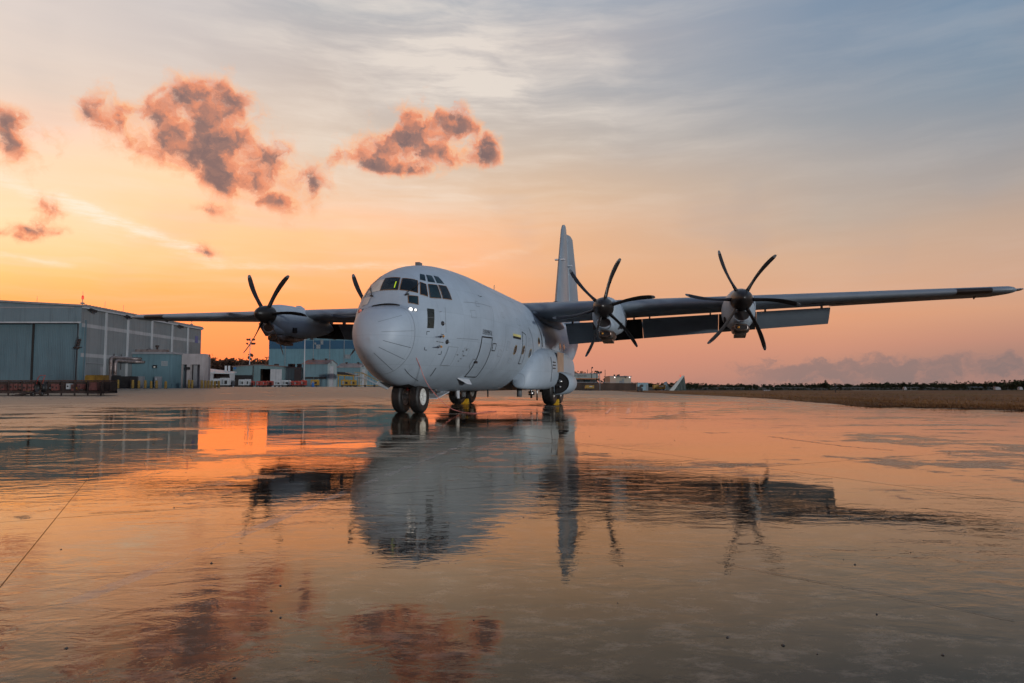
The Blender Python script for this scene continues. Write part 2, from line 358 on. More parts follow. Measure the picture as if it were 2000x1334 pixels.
# faded paint lines, cracks and patches on the apron
def faded_paint():
    m = bpy.data.materials.new('faded_white_paint'); m.use_nodes = True; t = m.node_tree; b = t.nodes['Principled BSDF']
    P = t.nodes.new('ShaderNodeNewGeometry').outputs['Position']
    w = noise(t, P, 14, 8, .75).step(.46, .62)*noise(t, P, 1.3, 4, .6).step(.3, .6)
    t.links.new(mixc(t, w, (.30,.26,.23), (.50,.45,.40)), b.inputs['Base Color'])
    t.links.new((w*.12 + .04).s, b.inputs['Roughness']); b.inputs['IOR'].default_value = 2.4
    bn = t.nodes.new('ShaderNodeBump'); bn.inputs['Strength'].default_value = .5; bn.inputs['Distance'].default_value = .004
    t.links.new(noise(t, P, 7, 4, .6).s, bn.inputs['Height']); t.links.new(bn.outputs[0], b.inputs['Normal']); return m
M_PAINT = faded_paint(); M_CRACK = mat('crack_filler', (.018,.016,.015), .5, var=.3, scale=8)
def ribbon(pts, w, z=.004):
    m = MB(); P = [Vector((p[0], p[1], z)) for p in pts]; L = []; Rr = []
    for i, p in enumerate(P):
        t = (P[min(i+1, len(P)-1)]-P[max(i-1, 0)]).normalized(); n = Vector((-t.y, t.x, 0)); ww = w[i] if isinstance(w, list) else w
        L.append(p+n*ww/2); Rr.append(p-n*ww/2)
    k = len(P); m.add(L+Rr, [(i, i+1, k+i+1, k+i) for i in range(k-1)]); return m
def gline(px, n=14): # straight ground line through photo pixels
    a, b = on_ground(*px[0]), on_ground(*px[-1]); return [a.lerp(b, i/n) for i in range(n+1)]
for px in ([(1194,797),(1184,808)], [(1228,797),(1225,808)], [(1380,800),(1300,812)], [(1010,787),(975,777)]):
    structure(ribbon(gline(px, 3), .09, .005).build('parking_mark', M_PAINT, fix=False))
def crack(px, w=.018, jit=.03, n=30):
    P = [on_ground(*p) for p in px]; out = []
    for a, b in zip(P, P[1:]):
        out += [a.lerp(b, i/n) + Vector((rng.uniform(-jit, jit), rng.uniform(-jit, jit), 0)) for i in range(n)]
    structure(ribbon(out, [w*(.5+rng.rand()) for _ in out], .003).build('crack', M_CRACK, fix=False))
crack([(172,1003),(310,997)], .010, .004); crack([(120,800),(250,792),(320,789)], .04, .05)
crack([(1400,1098),(1560,1130),(1720,1160),(1990,1215)], .0035, .004); crack([(1500,852),(1650,872),(1750,880)], .02, .03)
# little stones and litter lying on the wet concrete
M_STONE = mat('pebble', (.07,.06,.05), .6, var=.4, scale=30)
mb = MB()
for _ in range(70):
    px_ = (rng.uniform(20, 1980), 762 + 560*rng.rand()**2.2 + 18)
    p = on_ground(*px_); r = rng.uniform(.002, .006)*(1 + .10*p.y)
    if p.y > 40: continue
    q = [p + Vector((math.cos(a)*r*rng.uniform(.6,1.2), math.sin(a)*r*rng.uniform(.6,1.2), .001)) for a in np.linspace(0, 6.28, 6)[:-1]]
    mb.add(q + [p + Vector((0,0,r*.8))], [(k, (k+1) % 5, 5) for k in range(5)])
structure(mb.build('pebbles', M_STONE, fix=False), 'stuff')
# ------------------------------------------------------------------ dry winter grass on the right
def grass_mat(name, c1, c2, c3):
    m = bpy.data.materials.new(name); m.use_nodes = True; t = m.node_tree; b = t.nodes['Principled BSDF']
    P = t.nodes.new('ShaderNodeNewGeometry').outputs['Position']
    c = mixc(t, noise(t, mapping(t, P, (0,0,0), (0,0,0), (.6,.12,1)), .35, 6, .65).step(.38, .62), c1, c2)
    c = mixc(t, noise(t, mapping(t, P, (9,4,0)), .07, 4, .6).step(.56, .66)*.7, c, c3)
    c = mixc(t, noise(t, P, 14, 3, .6).step(.3, .7)*.45, c, tuple(x*.4 for x in c1))
    t.links.new(c, b.inputs['Base Color']); b.inputs['Roughness'].default_value = .9; b.inputs['Specular IOR Level'].default_value = .1; return m
M_GRASS = grass_mat('dry_grass', (.27,.135,.055), (.17,.088,.040), (.12,.10,.032))
edge_px = [(1250,766.6),(1320,769.5),(1400,773),(1500,778.5),(1560,783),(1620,788),(1683,794),(1800,796.5),(1900,799),(2000,802),(2160,806)]
edge = [on_ground(*p) for p in edge_px]; edge[0] = Vector((17.4, 96, 0))
far_l = Vector((24, 170, 0))
mb = MB(); nE = 30
def edge_at(t):                                    # boundary point; t from 0 (far) to 1 (near)
    k = t*(len(edge)-1); i = min(int(k), len(edge)-2); return edge[i].lerp(edge[i+1], k-i)
rows = [edge_at(i/nE) for i in range(nE+1)]
V = []; steps = [0, .35, 1.2, 4, 12, 40, 120, 300, 700, 1600, 6000]
rows = [Vector((60, 900, 0)), Vector((46, 600, 0)), Vector((36, 400, 0)), Vector((30, 300, 0)), Vector((25, 220, 0)), Vector((21.5, 160, 0)), Vector((19, 125, 0))] + rows
for r in rows:
    for s_ in steps: V.append((r.x + s_, r.y + s_*.02, gz(60, r.y + s_*.02) + min(.05, .012 + s_*.06)))
k = len(steps); mb.add(V, [(i*k+j, i*k+j+1, (i+1)*k+j+1, (i+1)*k+j) for i in range(len(rows)-1) for j in range(k-1)])
structure(mb.build('grass_field', M_GRASS, smooth=True, fix=False))
M_FARG = grass_mat('far_grass', (.045,.038,.024), (.032,.029,.018), (.03,.034,.015))
far_f = MB(); fx = list(np.linspace(-400, 60, 12)) + [120, 300, 800, 2000, 7000]; fy = [235, 300, 400, 600, 950, 2000, 9000]
far_f.add([(x, y, gz(x, y) + .09) for y in fy for x in fx], [(j*len(fx)+i, j*len(fx)+i+1, (j+1)*len(fx)+i+1, (j+1)*len(fx)+i) for j in range(len(fy)-1) for i in range(len(fx)-1)])
structure(far_f.build('far_field', M_FARG, smooth=True, fix=False))
mb = MB()                                          # standing blades along the edge and over the near field
for _ in range(30000):
    t_ = rng.rand()**.8; e0 = edge_at(t_); s_ = abs(rng.normal())*2.2 + rng.rand()**3*26
    p = Vector((e0.x + s_ - .05, e0.y + rng.uniform(-.4,.4), .02)); h = rng.uniform(.03,.10)*(1+.4*(s_ > 2)); a = rng.uniform(0, 6.28)
    w = rng.uniform(.008,.02)*(1 + p.y*.02); d = Vector((math.cos(a)*w, math.sin(a)*w, 0)); ln = Vector((rng.normal()*.05, rng.normal()*.05, h))
    mb.add([p-d, p+d, p+ln], [(0,1,2)])
structure(mb.build('grass_blades', M_GRASS, fix=False), 'stuff')
# ================================================================== the aircraft
# local frame of the aircraft: x = its left side, y = aft of the nose gear, z = up
YAW = .261
plane = thing('cargo_aircraft', 'large grey four-engined turboprop cargo aircraft parked on the wet apron', 'aircraft', (-3.114, 21.0645, 0), -YAW)
def skin_mat(name, col, rough=.5):
    m = bpy.data.materials.new(name); m.use_nodes = True; t = m.node_tree; b = t.nodes['Principled BSDF']
    v = t.nodes.new('ShaderNodeTexCoord').outputs['Object']; x, y, z = sep(t, v)
    n = noise(t, v, .9, 6, .62); n2 = noise(t, v, 7, 5, .6)
    c = mixc(t, n.step(.3, .7), tuple(k*.93 for k in col), tuple(k*1.06 for k in col))
    c = mixc(t, (n2-.5).abs().step(0, .22)*.10, c, tuple(k*.7 for k in col))
    st = noise(t, mapping(t, v, (0,0,0), (0,0,0), (2.2, 2.2, .22)), 1.6, 6, .65)
    c = mixc(t, st.step(.52, .74)*.20, c, tuple(k*.55 for k in col))          # grime washed down the sides
    wn = t.nodes.new('ShaderNodeTexWhiteNoise'); wn.noise_dimensions = '3D'                # every skin panel weathers a little differently
    t.links.new(combine(t, (y*(1/1.02))._m('FLOOR'), (z*(1/.78) + .2)._m('FLOOR'), x._m('SIGN')), wn.inputs['Vector'])
    c = mixc(t, S(t, wn.outputs['Value'])*.16, c, tuple(k*.55 for k in col))
    fr = ((y*(1/1.02))._m('FRACT') - .5).abs(); fr2 = ((z*(1/.78) + .2)._m('FRACT') - .5).abs()
    ln = fr.step(.494, .4985).max(fr2.step(.4935, .498))
    c = mixc(t, ln*.38, c, tuple(k*.35 for k in col))                         # skin laps
    t.links.new(c, b.inputs['Base Color'])
    t.links.new((noise(t, v, 3.1, 5, .6)*.22 + (rough-.11)).s, b.inputs['Roughness'])
    b.inputs['Specular IOR Level'].default_value = .45
    bn = t.nodes.new('ShaderNodeBump'); bn.inputs['Strength'].default_value = .35; bn.inputs['Distance'].default_value = .02
    t.links.new((noise(t, v, 1.35, 3, .5)*.35 - ln*.12).s, bn.inputs['Height']); t.links.new(bn.outputs[0], b.inputs['Normal'])
    return m
M_SKIN = skin_mat('aircraft_grey', (.350, .412, .470)); M_SKIN2 = skin_mat('aircraft_grey_radome', (.358, .418, .475), .5)
M_SKIN_DIM = skin_mat('aircraft_grey_dimmed', (.195, .238, .280), .42)  # aircraft grey darkened: the weaker light on wings and tail is put into the colour
M_BLACK = mat('matt_black', (.012,.011,.011), .55, var=.3); M_NEARBLACK = mat('near_black_panel', (.016,.015,.015), .7, var=.4, scale=4)
M_RUB = mat('tyre_rubber', (.014,.013,.0125), .55, var=.35, scale=9, bump=.25, bscale=30)
M_HUB = mat('white_hub', (.62,.62,.58), .4, var=.1, scale=20, col2=(.34,.32,.28)); M_STEEL = mat('bare_metal', (.42,.41,.40), .32, 1.0, var=.2, scale=8)
M_PROP = mat('propeller_black', (.014,.012,.0115), .38, var=.25, scale=5, spec=.4); M_TIP = mat('blade_tip_grey', (.10,.11,.12), .45)
M_SPIN = mat('spinner_black', (.018,.015,.014), .36, var=.2, scale=3, spec=.35)
M_BROWN = mat('deicing_boot', (.022,.015,.013), .4, var=.2)
M_GLASS = mat('cockpit_glass', (.008,.012,.014), .10, var=.2, scale=3, spec=.45, col2=(.035,.042,.044))
M_GLASST = mat('teal_glass', (.012,.026,.030), .07, var=.4, scale=2, spec=.5)
M_SHADE = mat('sun_shade', (.60,.56,.49), .8, var=.12, scale=5)
M_SEAL = mat('window_seal', (.24,.11,.035), .6, var=.2, scale=20); M_LINE = mat('black_marking', (.016,.016,.018), .6, var=.1)
M_THIN = mat('grey_marking', (.12,.125,.13), .6, var=.1); M_YEL = mat('marking_yellow', (.66,.58,.22), .6)
M_PALE = mat('pale_door_paint', (.52,.55,.58), .45, var=.08); M_TAN = mat('tan_patch', (.40,.27,.19), .6, var=.1, scale=2)
M_EXH = mat('heat_stained_metal', (.16,.11,.085), .38, .7, var=.35, scale=3, col2=(.30,.27,.25))
M_RED = mat('red_cover', (.42,.05,.04), .6); M_CORD = mat('pink_cord', (.62,.20,.17), .7); M_ORANGE = mat('orange_plug', (.62,.26,.03), .6)
M_LAMP = mat('landing_lamp', (1.0,.97,.95), .3, emit=1.0, var=.01); M_CHOCK = mat('yellow_chock', (.62,.36,.02), .6, var=.2, scale=12)
T=[# a, zb, w1,z1, w2,z2, w3,z3, zt
(-2.76,2.08,.006,2.085,.009,2.09,.006,2.095,2.10),
(-2.70,1.80,.20,1.83,.30,2.10,.22,2.34,2.42),
(-2.52,1.55,.43,1.58,.60,2.16,.45,2.60,2.74),
(-2.2,1.30,.66,1.36,.82,2.18,.65,2.78,2.96),
(-1.92,1.14,.79,1.22,.95,2.18,.77,2.87,3.06),
(-1.76,1.07,.85,1.17,1.02,2.18,.84,2.90,3.12),
(-1.62,1.01,.90,1.12,1.08,2.18,.84,3.06,3.46),
(-1.41,.94,.97,1.08,1.18,2.2,.83,3.42,3.85),
(-1.16,.87,1.05,1.05,1.30,2.24,.80,3.74,4.09),
(-.6,.78,1.18,1.01,1.54,2.3,1.02,3.93,4.36),
(0,.73,1.29,.99,1.73,2.45,1.22,4.0,4.54),
(.8,.68,1.38,1.02,1.91,2.55,1.37,4.08,4.67),
(2,.63,1.46,1.12,2.05,2.66,1.46,4.14,4.75),
(3.5,.62,1.485,1.195,2.1,2.68,1.485,4.165,4.78),
(15,.62,1.485,1.195,2.1,2.68,1.485,4.165,4.78),
(18,1.1,1.42,1.6,2.0,2.85,1.44,4.17,4.78),
(21,2.0,1.2,2.4,1.7,3.3,1.25,4.25,4.76),
(24,2.95,.85,3.2,1.15,3.85,.85,4.4,4.72),
(27,3.75,.45,3.9,.6,4.2,.45,4.5,4.65),
(28.6,4.15,.1,4.17,.14,4.25,.1,4.33,4.35)]
T=np.array(T,float)
for _r in T:
    if -2.73<_r[0]<2.5:
        _r[2]=.69*_r[4]; _r[3]=_r[5]-.715*(_r[5]-_r[1])
        if -1.0>_r[0]: _r[2]=.66*_r[4]; _r[3]=_r[5]-.69*(_r[5]-_r[1])
def pchip(x,y,xq):
    h=np.diff(x); d=np.diff(y)/h; n=len(x); m=np.zeros(n)
    for i in range(1,n-1):
        if d[i-1]*d[i]>0:
            w1=2*h[i]+h[i-1]; w2=h[i]+2*h[i-1]; m[i]=(w1+w2)/(w1/d[i-1]+w2/d[i])
    m[0]=d[0]; m[-1]=d[-1]
    k=np.clip(np.searchsorted(x,xq)-1,0,n-2); t=(xq-x[k])/h[k]
    return (1+2*t)*(1-t)**2*y[k]+t*(1-t)**2*h[k]*m[k]+t*t*(3-2*t)*y[k+1]+t*t*(t-1)*h[k]*m[k+1]
def perspline(P,n):
    # periodic cubic spline through 8 pts, chord-length param
    N=len(P); L=np.sqrt(((np.roll(P,-1,0)-P)**2).sum(1)); t=np.concatenate([[0],np.cumsum(L)])
    A=np.zeros((N,N)); B=np.zeros((N,2))
    for i in range(N):
        hm=L[i-1]; hp=L[i]
        A[i,i-1]+=hm; A[i,i]+=2*(hm+hp); A[i,(i+1)%N]+=hp
        B[i]=6*((P[(i+1)%N]-P[i])/hp-(P[i]-P[i-1])/hm)
    M=np.linalg.solve(A,B)
    out=[]
    q=np.linspace(0,t[-1]/2,n//2+1) # from bottom to top along one side (symmetric)
    for u in q:
        i=min(np.searchsorted(t,u,side='right')-1,N-1); hh=L[i]; a=(t[i+1]-u)/hh; b=1-a; j=(i+1)%N
        out.append(a*P[i]+b*P[j]+((a**3-a)*M[i]+(b**3-b)*M[j])*hh*hh/6)
    return np.array(out)
def section(a,n=64):
    v=[pchip(T[:,0],T[:,k],np.array([a]))[0] for k in range(1,9)]
    zb,w1,z1,w2,z2,w3,z3,zt=v
    P=np.array([(0,zb),(w1,z1),(w2,z2),(w3,z3),(0,zt),(-w3,z3),(-w2,z2),(-w1,z1)])
    return perspline(P,n) # (n/2+1, 2) half
def ring(a, n=64):
    h = section(a, n); full = np.concatenate([h, (h[1:-1]*[-1, 1])[::-1]])
    return [(p[0], a, p[1]) for p in full]
SEAM = -1.93
A_nose = [-2.76 + (SEAM+2.76)*t**1.8 for t in np.linspace(0, 1, 22)]
A_body = list(np.linspace(SEAM, -1.1, 26)) + list(np.linspace(-1.1, 3.5, 36))[1:] + list(np.linspace(3.5, 15, 14))[1:] + list(np.linspace(15, 28.6, 24))[1:]
mbn = MB().loft([ring(a) for a in A_nose], True, False); radome = mbn.build('radome', M_SKIN2, plane, True)
mbf = MB().loft([ring(a) for a in A_body], False, True); fuselage = mbf.build('fuselage', M_SKIN, plane, True)
_v = [Vector(p) for p in mbf.v] + [Vector(p) for p in mbn.v]; _o = len(mbf.v)
BV = BVHTree.FromPolygons(_v, list(mbf.f) + [tuple(i+_o for i in f) for f in mbn.f])
def stick(p, off):
    q, n, i, d = BV.find_nearest(Vector(p))
    c = Vector((0, q.y, 2.5 if q.y > -1 else 2.2)); 
    if n.dot(q-c) < 0: n = -n
    return q + n*off, n
def decal_quad(name, q, m, off=.006, nx=6, ny=6, parent=None, skirt=True):
    q = [Vector(p) for p in q]; V = []
    for j in range(ny+1):
        for i in range(nx+1):
            a = q[0].lerp(q[1], i/nx); b = q[3].lerp(q[2], i/nx); V.append(stick(a.lerp(b, j/ny), off)[0])
    F = [(j*(nx+1)+i, j*(nx+1)+i+1, (j+1)*(nx+1)+i+1, (j+1)*(nx+1)+i) for j in range(ny) for i in range(nx)]
    mb = MB(); mb.add(V, F); return mb.build(name, m, parent or plane, True, fix=False)
def decal_line(name, pts, w, m, off=.005, closed=False, parent=None, step=.06):
    P = [Vector(p) for p in pts]; 
    if closed: P.append(P[0])
    D_ = []
    for a, b in zip(P, P[1:]):
        n = max(1, int((b-a).length/step)); D_ += [a.lerp(b, i/n) for i in range(n)]
    D_.append(P[-1]); Q = [stick(p, off) for p in D_]; L = []; R_ = []
    for i, (p, n) in enumerate(Q):
        t = (Q[min(i+1, len(Q)-1)][0] - Q[max(i-1, 0)][0]).normalized(); d = n.cross(t).normalized()*w/2
        L.append(stick(p+d, off)[0]); R_.append(stick(p-d, off)[0])
    k = len(Q); mb = MB(); mb.add(L+R_, [(i, i+1, k+i+1, k+i) for i in range(k-1)]); return mb.build(name, m, parent or plane, fix=False)
def decal_text(name, txt, p0, p1, height, m, off=.006, place=None, up=Vector((0,0,1)), parent=None):
    cu = bpy.data.curves.new('tmp_text', 'FONT'); cu.body = txt; cu.size = 1; o = bpy.data.objects.new('tmp_text', cu); COL.objects.link(o)
    bpy.context.view_layer.update(); me = o.to_mesh(); vs = [v.co.copy() for v in me.vertices]; fs = [tuple(p.vertices) for p in me.polygons]; o.to_mesh_clear()
    bpy.data.objects.remove(o); bpy.data.curves.remove(cu)
    x0 = min(v.x for v in vs); x1 = max(v.x for v in vs); y0 = min(v.y for v in vs); y1 = max(v.y for v in vs); p0 = Vector(p0); p1 = Vector(p1)
    V = []
    for v in vs:
        q = p0.lerp(p1, (v.x-x0)/(x1-x0)) + up*height*(v.y-y0)/(y1-y0)
        V.append(place(q) if place else stick(q, off)[0])
    mb = MB(); mb.add(V, fs); return mb.build(name, m, parent if parent is not None else plane, fix=False)
mir = lambda q: [(-p[0], p[1], p[2]) for p in q]
# ---- cockpit glazing
def pane(q, m=None, seal=True, inset=0):
    o = decal_quad('window_pane', q, m or M_GLASS, .012)
    if seal: decal_line('window_seal', q, .015, M_SEAL, .016, True, o)
    return o
W = dict(center=[(-.301,-1.55,3.56),(.262,-1.555,3.55),(.215,-1.30,3.944),(-.262,-1.29,3.955)],
 pilot=[(.311,-1.547,3.552),(.801,-1.397,3.466),(.677,-1.128,3.876),(.277,-1.302,3.926)],
 low1=[(.863,-1.375,3.431),(1.051,-1.238,3.383),(.887,-.996,3.782),(.74,-1.109,3.838)],
 low2=[(1.097,-1.194,3.358),(1.294,-.804,3.37),(1.101,-.684,3.788),(.925,-.934,3.789)],
 low3=[(1.323,-.752,3.368),(1.467,-.405,3.368),(1.26,-.335,3.793),(1.123,-.637,3.794)],
 up1=[(.709,-1.016,3.921),(.843,-.91,3.887),(.716,-.703,4.107),(.603,-.786,4.129)],
 up2=[(.897,-.865,3.869),(1.046,-.669,3.861),(.865,-.506,4.101),(.746,-.658,4.113)],
 up3=[(1.074,-.617,3.86),(1.205,-.341,3.864),(.988,-.294,4.098),(.895,-.434,4.111)],
 chin=[(.64,-1.675,3.152),(.884,-1.551,3.108),(.829,-1.443,3.365),(.575,-1.567,3.38)])
wc = pane(W['center'])
decal_quad('visor_tag', [(.12,-1.5,3.60),(.15,-1.5,3.60),(.15,-1.38,3.78),(.12,-1.38,3.78)], mat('glowing_lime_tag', (.55,.75,.02), .5, emit=.25), .02, 2, 3, wc)  # the tag's brightness is an added faint glow; it is no lamp
for k in ('pilot', 'low1', 'low2', 'low3', 'chin'): pane(W[k], M_GLASST if k in ('low2', 'chin') else None)
for k in ('up1', 'up2', 'up3'): pane(W[k], M_GLASST, False)
for k in ('low1', 'low2', 'low3', 'up1', 'up2', 'up3'): pane(mir(W[k]), None, False)
for k in ('pilot', 'chin'): pane(mir(W[k]), M_SHADE, False)['label'] = 'window blanked by a pale sun shade'
o = decal_quad('side_window', [(1.175,-1.526,2.447),(1.292,-1.312,2.455),(1.244,-1.201,3.019),(1.097,-1.401,3.023)], mat('dark_green_panel', (.022,.024,.018), .3, var=.3, scale=2), .008); o['label'] = 'tall dark panel behind the nose'
decal_line('panel_edge', [(1.133,-1.46,2.76),(1.262,-1.25,2.76)], .012, M_THIN, .012, False, o)
for s in (1, -1):                                                     # wipers
    mb = MB(); P = [stick((s*.52,-1.60,3.38), .03)[0], stick((s*.56,-1.52,3.47), .05)[0], stick((s*.74,-1.30,3.72), .05)[0]]
    mb.tube(P, [.018, .012, .008], 6); mb.tube([stick((s*.50,-1.62,3.40), .03)[0], stick((s*.60,-1.55,3.42), .03)[0]], .022, 6)
    mb.tube([stick((s*.66,-1.42,3.56), .045)[0], stick((s*.78,-1.20,3.80), .045)[0]], .007, 5); mb.build('wiper', M_BLACK, plane, True)
# ---- air slot over the radome, radome seam, lightning strips
mb = MB(); r0 = []
for i in range(17):
    s_ = -.42 + .84*i/16; p, n = stick((s_, -1.76, 3.12 - .22*s_*s_), .0); h = .036*math.sqrt(max(.02, 1-(s_/.44)**2))
    r0.append([(p.x, p.y-.06, p.z-.02), (p.x, p.y-.10, p.z-.02+h), (p.x, p.y+.04, p.z+h*1.2), (p.x, p.y+.06, p.z-.02)])
mb.loft(r0); mb.build('air_slot', M_BLACK, plane, True)
decal_line('radome_seam', [p for p in ring(SEAM, 64)][::2], .012, M_THIN, .003, True, step=.05)
ST_ = [[(.171,-2.642,2.537),(.272,-2.608,2.568),(.367,-2.56,2.6),(.455,-2.495,2.634),(.535,-2.414,2.67),(.608,-2.315,2.708),(.676,-2.202,2.749)],
[(.303,-2.689,2.266),(.434,-2.634,2.272),(.555,-2.556,2.281),(.663,-2.447,2.292),(.759,-2.309,2.305),(.848,-2.15,2.32),(.931,-1.971,2.337)],
[(.345,-2.676,2.032),(.451,-2.614,2.002),(.546,-2.528,1.973),(.632,-2.42,1.946),(.709,-2.289,1.92),(.782,-2.145,1.894),(.85,-1.985,1.869)],
[(.227,-2.677,1.854),(.322,-2.611,1.801),(.405,-2.52,1.749),(.48,-2.411,1.698),(.547,-2.279,1.647),(.609,-2.135,1.596),(.666,-1.976,1.545)],
[(.064,-2.647,1.706),(.124,-2.577,1.629),(.175,-2.487,1.554),(.219,-2.381,1.478),(.255,-2.257,1.403),(.286,-2.121,1.326),(.312,-1.969,1.25)]]
for i, q in enumerate(ST_): decal_line('lightning_strip', q, .008 if i < 2 else .010, M_THIN if i < 2 else M_LINE, .006)
# nose gear door edge and skin seams seen on the photo's side
decal_line('nose_door_seam', [(.563,-1.737,1.297),(.562,-1.484,1.172),(.569,-1.169,1.06),(.603,-.829,.959)], .016, M_LINE, .006)
for q in ([(1.397,-.776,3.114),(1.441,-.843,2.73),(1.455,-.831,2.356)], [(1.647,.148,3.367),(1.79,1.2,3.42),(1.92,2.231,3.436),(1.99,2.15,3.1),(2.05,2.037,2.731)], [(1.226,2.148,4.346),(1.38,2.9,4.25),(1.49,3.664,4.159),(1.55,5.0,4.11),(1.556,6.477,4.086)],
          [(2.1,3.4,2.9),(2.1,3.4,2.2),(1.95,3.4,1.7),(1.6,3.4,1.2)], [(2.1,8.0,3.2),(2.0,8.0,3.6),(1.7,8.0,3.95)], [(1.48,-.3,2.25),(1.7,.4,2.27),(1.85,.9,2.27)]):
    decal_line('skin_seam', q, .010, M_THIN, .004)
for (y, z, w, h) in ((.45,2.9,.32,.22),(.9,3.3,.22,.18),(2.9,1.75,.30,.26),(3.7,2.05,.24,.34),(4.5,1.5,.36,.22),(5.2,3.1,.4,.28),(3.2,3.2,.26,.2),(.2,1.75,.3,.24),(6.8,2.4,.2,.3),(7.2,3.3,.34,.24)):
    q = [stick((2.1*min(1,.75+.1*max(y,0)), y+dy, z+dz), 0)[0] for dy, dz in ((0,0),(w,0),(w,h),(0,h))]; o = decal_quad('access_panel', q, M_SKIN, .004, 2, 2); decal_line('outline', q, .007, M_THIN, .006, True, o)
for (y0, z, n) in ((-1.25,2.035,3),(-1.10,2.99,1),(1.0,1.75,2)):
    for k in range(n):
        p = (1.5, y0+k*.115, z); decal_quad('stencil', [p, (1.5,p[1]+.09,z), (1.5,p[1]+.09,z+.024), (1.5,p[1],z+.024)], M_THIN, .006, 2, 1)
# ---- doors, hatches, markings on the left side
def framed(name, q, w=.03, m=None, n=10):
    o = decal_quad(name, q, M_SKIN, .010, 6, n); decal_line('outline', q, w, m or M_LINE, .014, True, o); return o
crew = framed('crew_door', [(1.266,1.389,1.115),(1.338,2.337,1.12),(2.021,1.96,2.388),(1.935,1.116,2.372)], .045)
mb = MB(); p, n = stick((1.60,1.32,1.62), .02); mb.box(p.x-.05, p.x+.02, p.y-.13, p.y+.10, p.z-.035, p.z+.035); mb.build('handle', M_LINE, crew)
decal_line('handle_arc', [(1.44,1.22,1.42),(1.47,1.05,1.50),(1.54,1.0,1.58),(1.60,1.03,1.66)], .016, M_THIN, .008, False, crew)
decal_text('marking', 'EXPERIMENTAL', (1.956,1.15,2.455), (2.035,1.93,2.455), .155, M_LINE)
framed('access_panel', [(1.931,2.205,1.989),(1.95,2.501,1.996),(2.016,2.458,2.225),(1.998,2.129,2.222)], .03)
framed('access_panel', [(1.222,-.661,1.424),(1.335,-.186,1.43),(1.592,-.188,1.972),(1.466,-.641,1.964)], .010, M_THIN)
for k, (dy, dz) in enumerate([(0,0),(.35,.16),(.42,-.1),(.62,.22),(.55,.02),(.3,-.2)]):
    p = (1.5, -.12+dy*.7, 1.75+dz); decal_quad('stencil', [p, (1.5,p[1]+.09,p[2]), (1.5,p[1]+.11,p[2]+.03), (1.5,p[1]+.02,p[2]+.03)], M_THIN, .006, 2, 1)
decal_quad('marking_stripe', [(2.094,4.374,2.63),(2.094,5.50,2.645),(2.098,5.488,2.726),(2.098,4.355,2.718)], M_YEL, .006)
decal_quad('marking_stripe', [(2.093,4.374,2.543),(2.094,5.502,2.562),(2.094,5.50,2.643),(2.094,4.374,2.628)], M_LINE, .006)
ex = framed('emergency_exit', [(1.849,6.065,1.682),(1.852,6.537,1.687),(2.098,6.27,2.80),(2.089,5.681,2.877)], .030)
decal_line('skin_seam', [(1.78,8.0,1.58),(2.04,7.75,2.2),(2.1,7.35,2.8),(2.06,6.95,3.15)], .028, M_LINE, .006)
def porthole(y, z, ry=.16, rz=.16):
    p, n = stick((2.1, y, z), 0); u = Vector((0,1,0)); w = n.cross(u).normalized(); u = w.cross(n).normalized(); m = MB()
    V = [stick(p + u*math.cos(a)*ry + w*math.sin(a)*rz, .012)[0] for a in np.linspace(0, 2*math.pi, 17)[:-1]]; m.add(V, [tuple(range(16))])
    o = m.build('porthole', M_GLASS, plane, fix=False); m2 = MB(); W_ = [stick(p + u*math.cos(a)*(ry+.03) + w*math.sin(a)*(rz+.03), .010)[0] for a in np.linspace(0, 2*math.pi, 17)[:-1]]
    m2.add(V+W_, [(i, (i+1) % 16, 16+(i+1) % 16, 16+i) for i in range(16)]); m2.build('rim', mat('brass_rim', (.30,.20,.07), .5), o, fix=False)
    if y > 8: decal_quad('reflector', [(2.1,y-.12,z-.2),(2.1,y+.12,z-.2),(2.1,y+.12,z-.1),(2.1,y-.12,z-.1)], M_SHADE, .014, 2, 2, o)
for y, z in ((4.92,2.13),(6.10,2.19),(7.3,2.115),(8.6,2.68),(13.3,2.74),(14.3,2.75)): porthole(y, z)
for q in ([(1.18,-1.54,2.351),(1,0,0)], ): pass
for (y, z, sy, sz) in ((-1.552,2.351,1,-1),(-.832,2.326,-1,-1),(-1.56,1.773,1,1),(-.798,1.777,-1,1)):
    p = Vector((1.2, y, z)); decal_line('corner_mark', [p + Vector((0,0,sz*.10)), p, p + Vector((.04*sy,sy*.10,0))], .018, M_LINE, .006, step=.03)
decal_line('skid_mark', [(.91,-.676,1.095),(1.133,-.76,1.332)], .03, M_LINE, .006)
for (y, z) in ((-1.004,2.626),(-.76,2.092)):                          # static ports
    p, n = stick((1.5, y, z), 0); m = MB(); m.lathe([(-.01,.0),(.012,.0),(.014,.062),(.004,.07)], p, n, 16); o = m.build('static_port', M_LINE, plane, True)
    m = MB(); m.tube([p + n*.02, p + n*.08 + Vector((0,.10,0))], .008, 5); m.build('vane', M_STEEL, o)
for (y, z) in ((-1.023,2.239),(-1.06,1.927)):                         # pitot probes
    p, n = stick((1.45, y, z), 0); m = MB(); m.tube([p, p + n*.11 + Vector((0,-.06,0)), p + n*.13 + Vector((0,-.34,-.01))], [.03,.024,.010], 8); o = m.build('pitot_probe', M_STEEL, plane, True)
    m = MB(); m.tube([p + n*.11 + Vector((0,-.04,0)), p + n*.115 + Vector((0,-.10,0))], .034, 8); m.build('probe_cover', M_ORANGE, o)
for q in ([(.85,-1.7,2.99)], ): pass
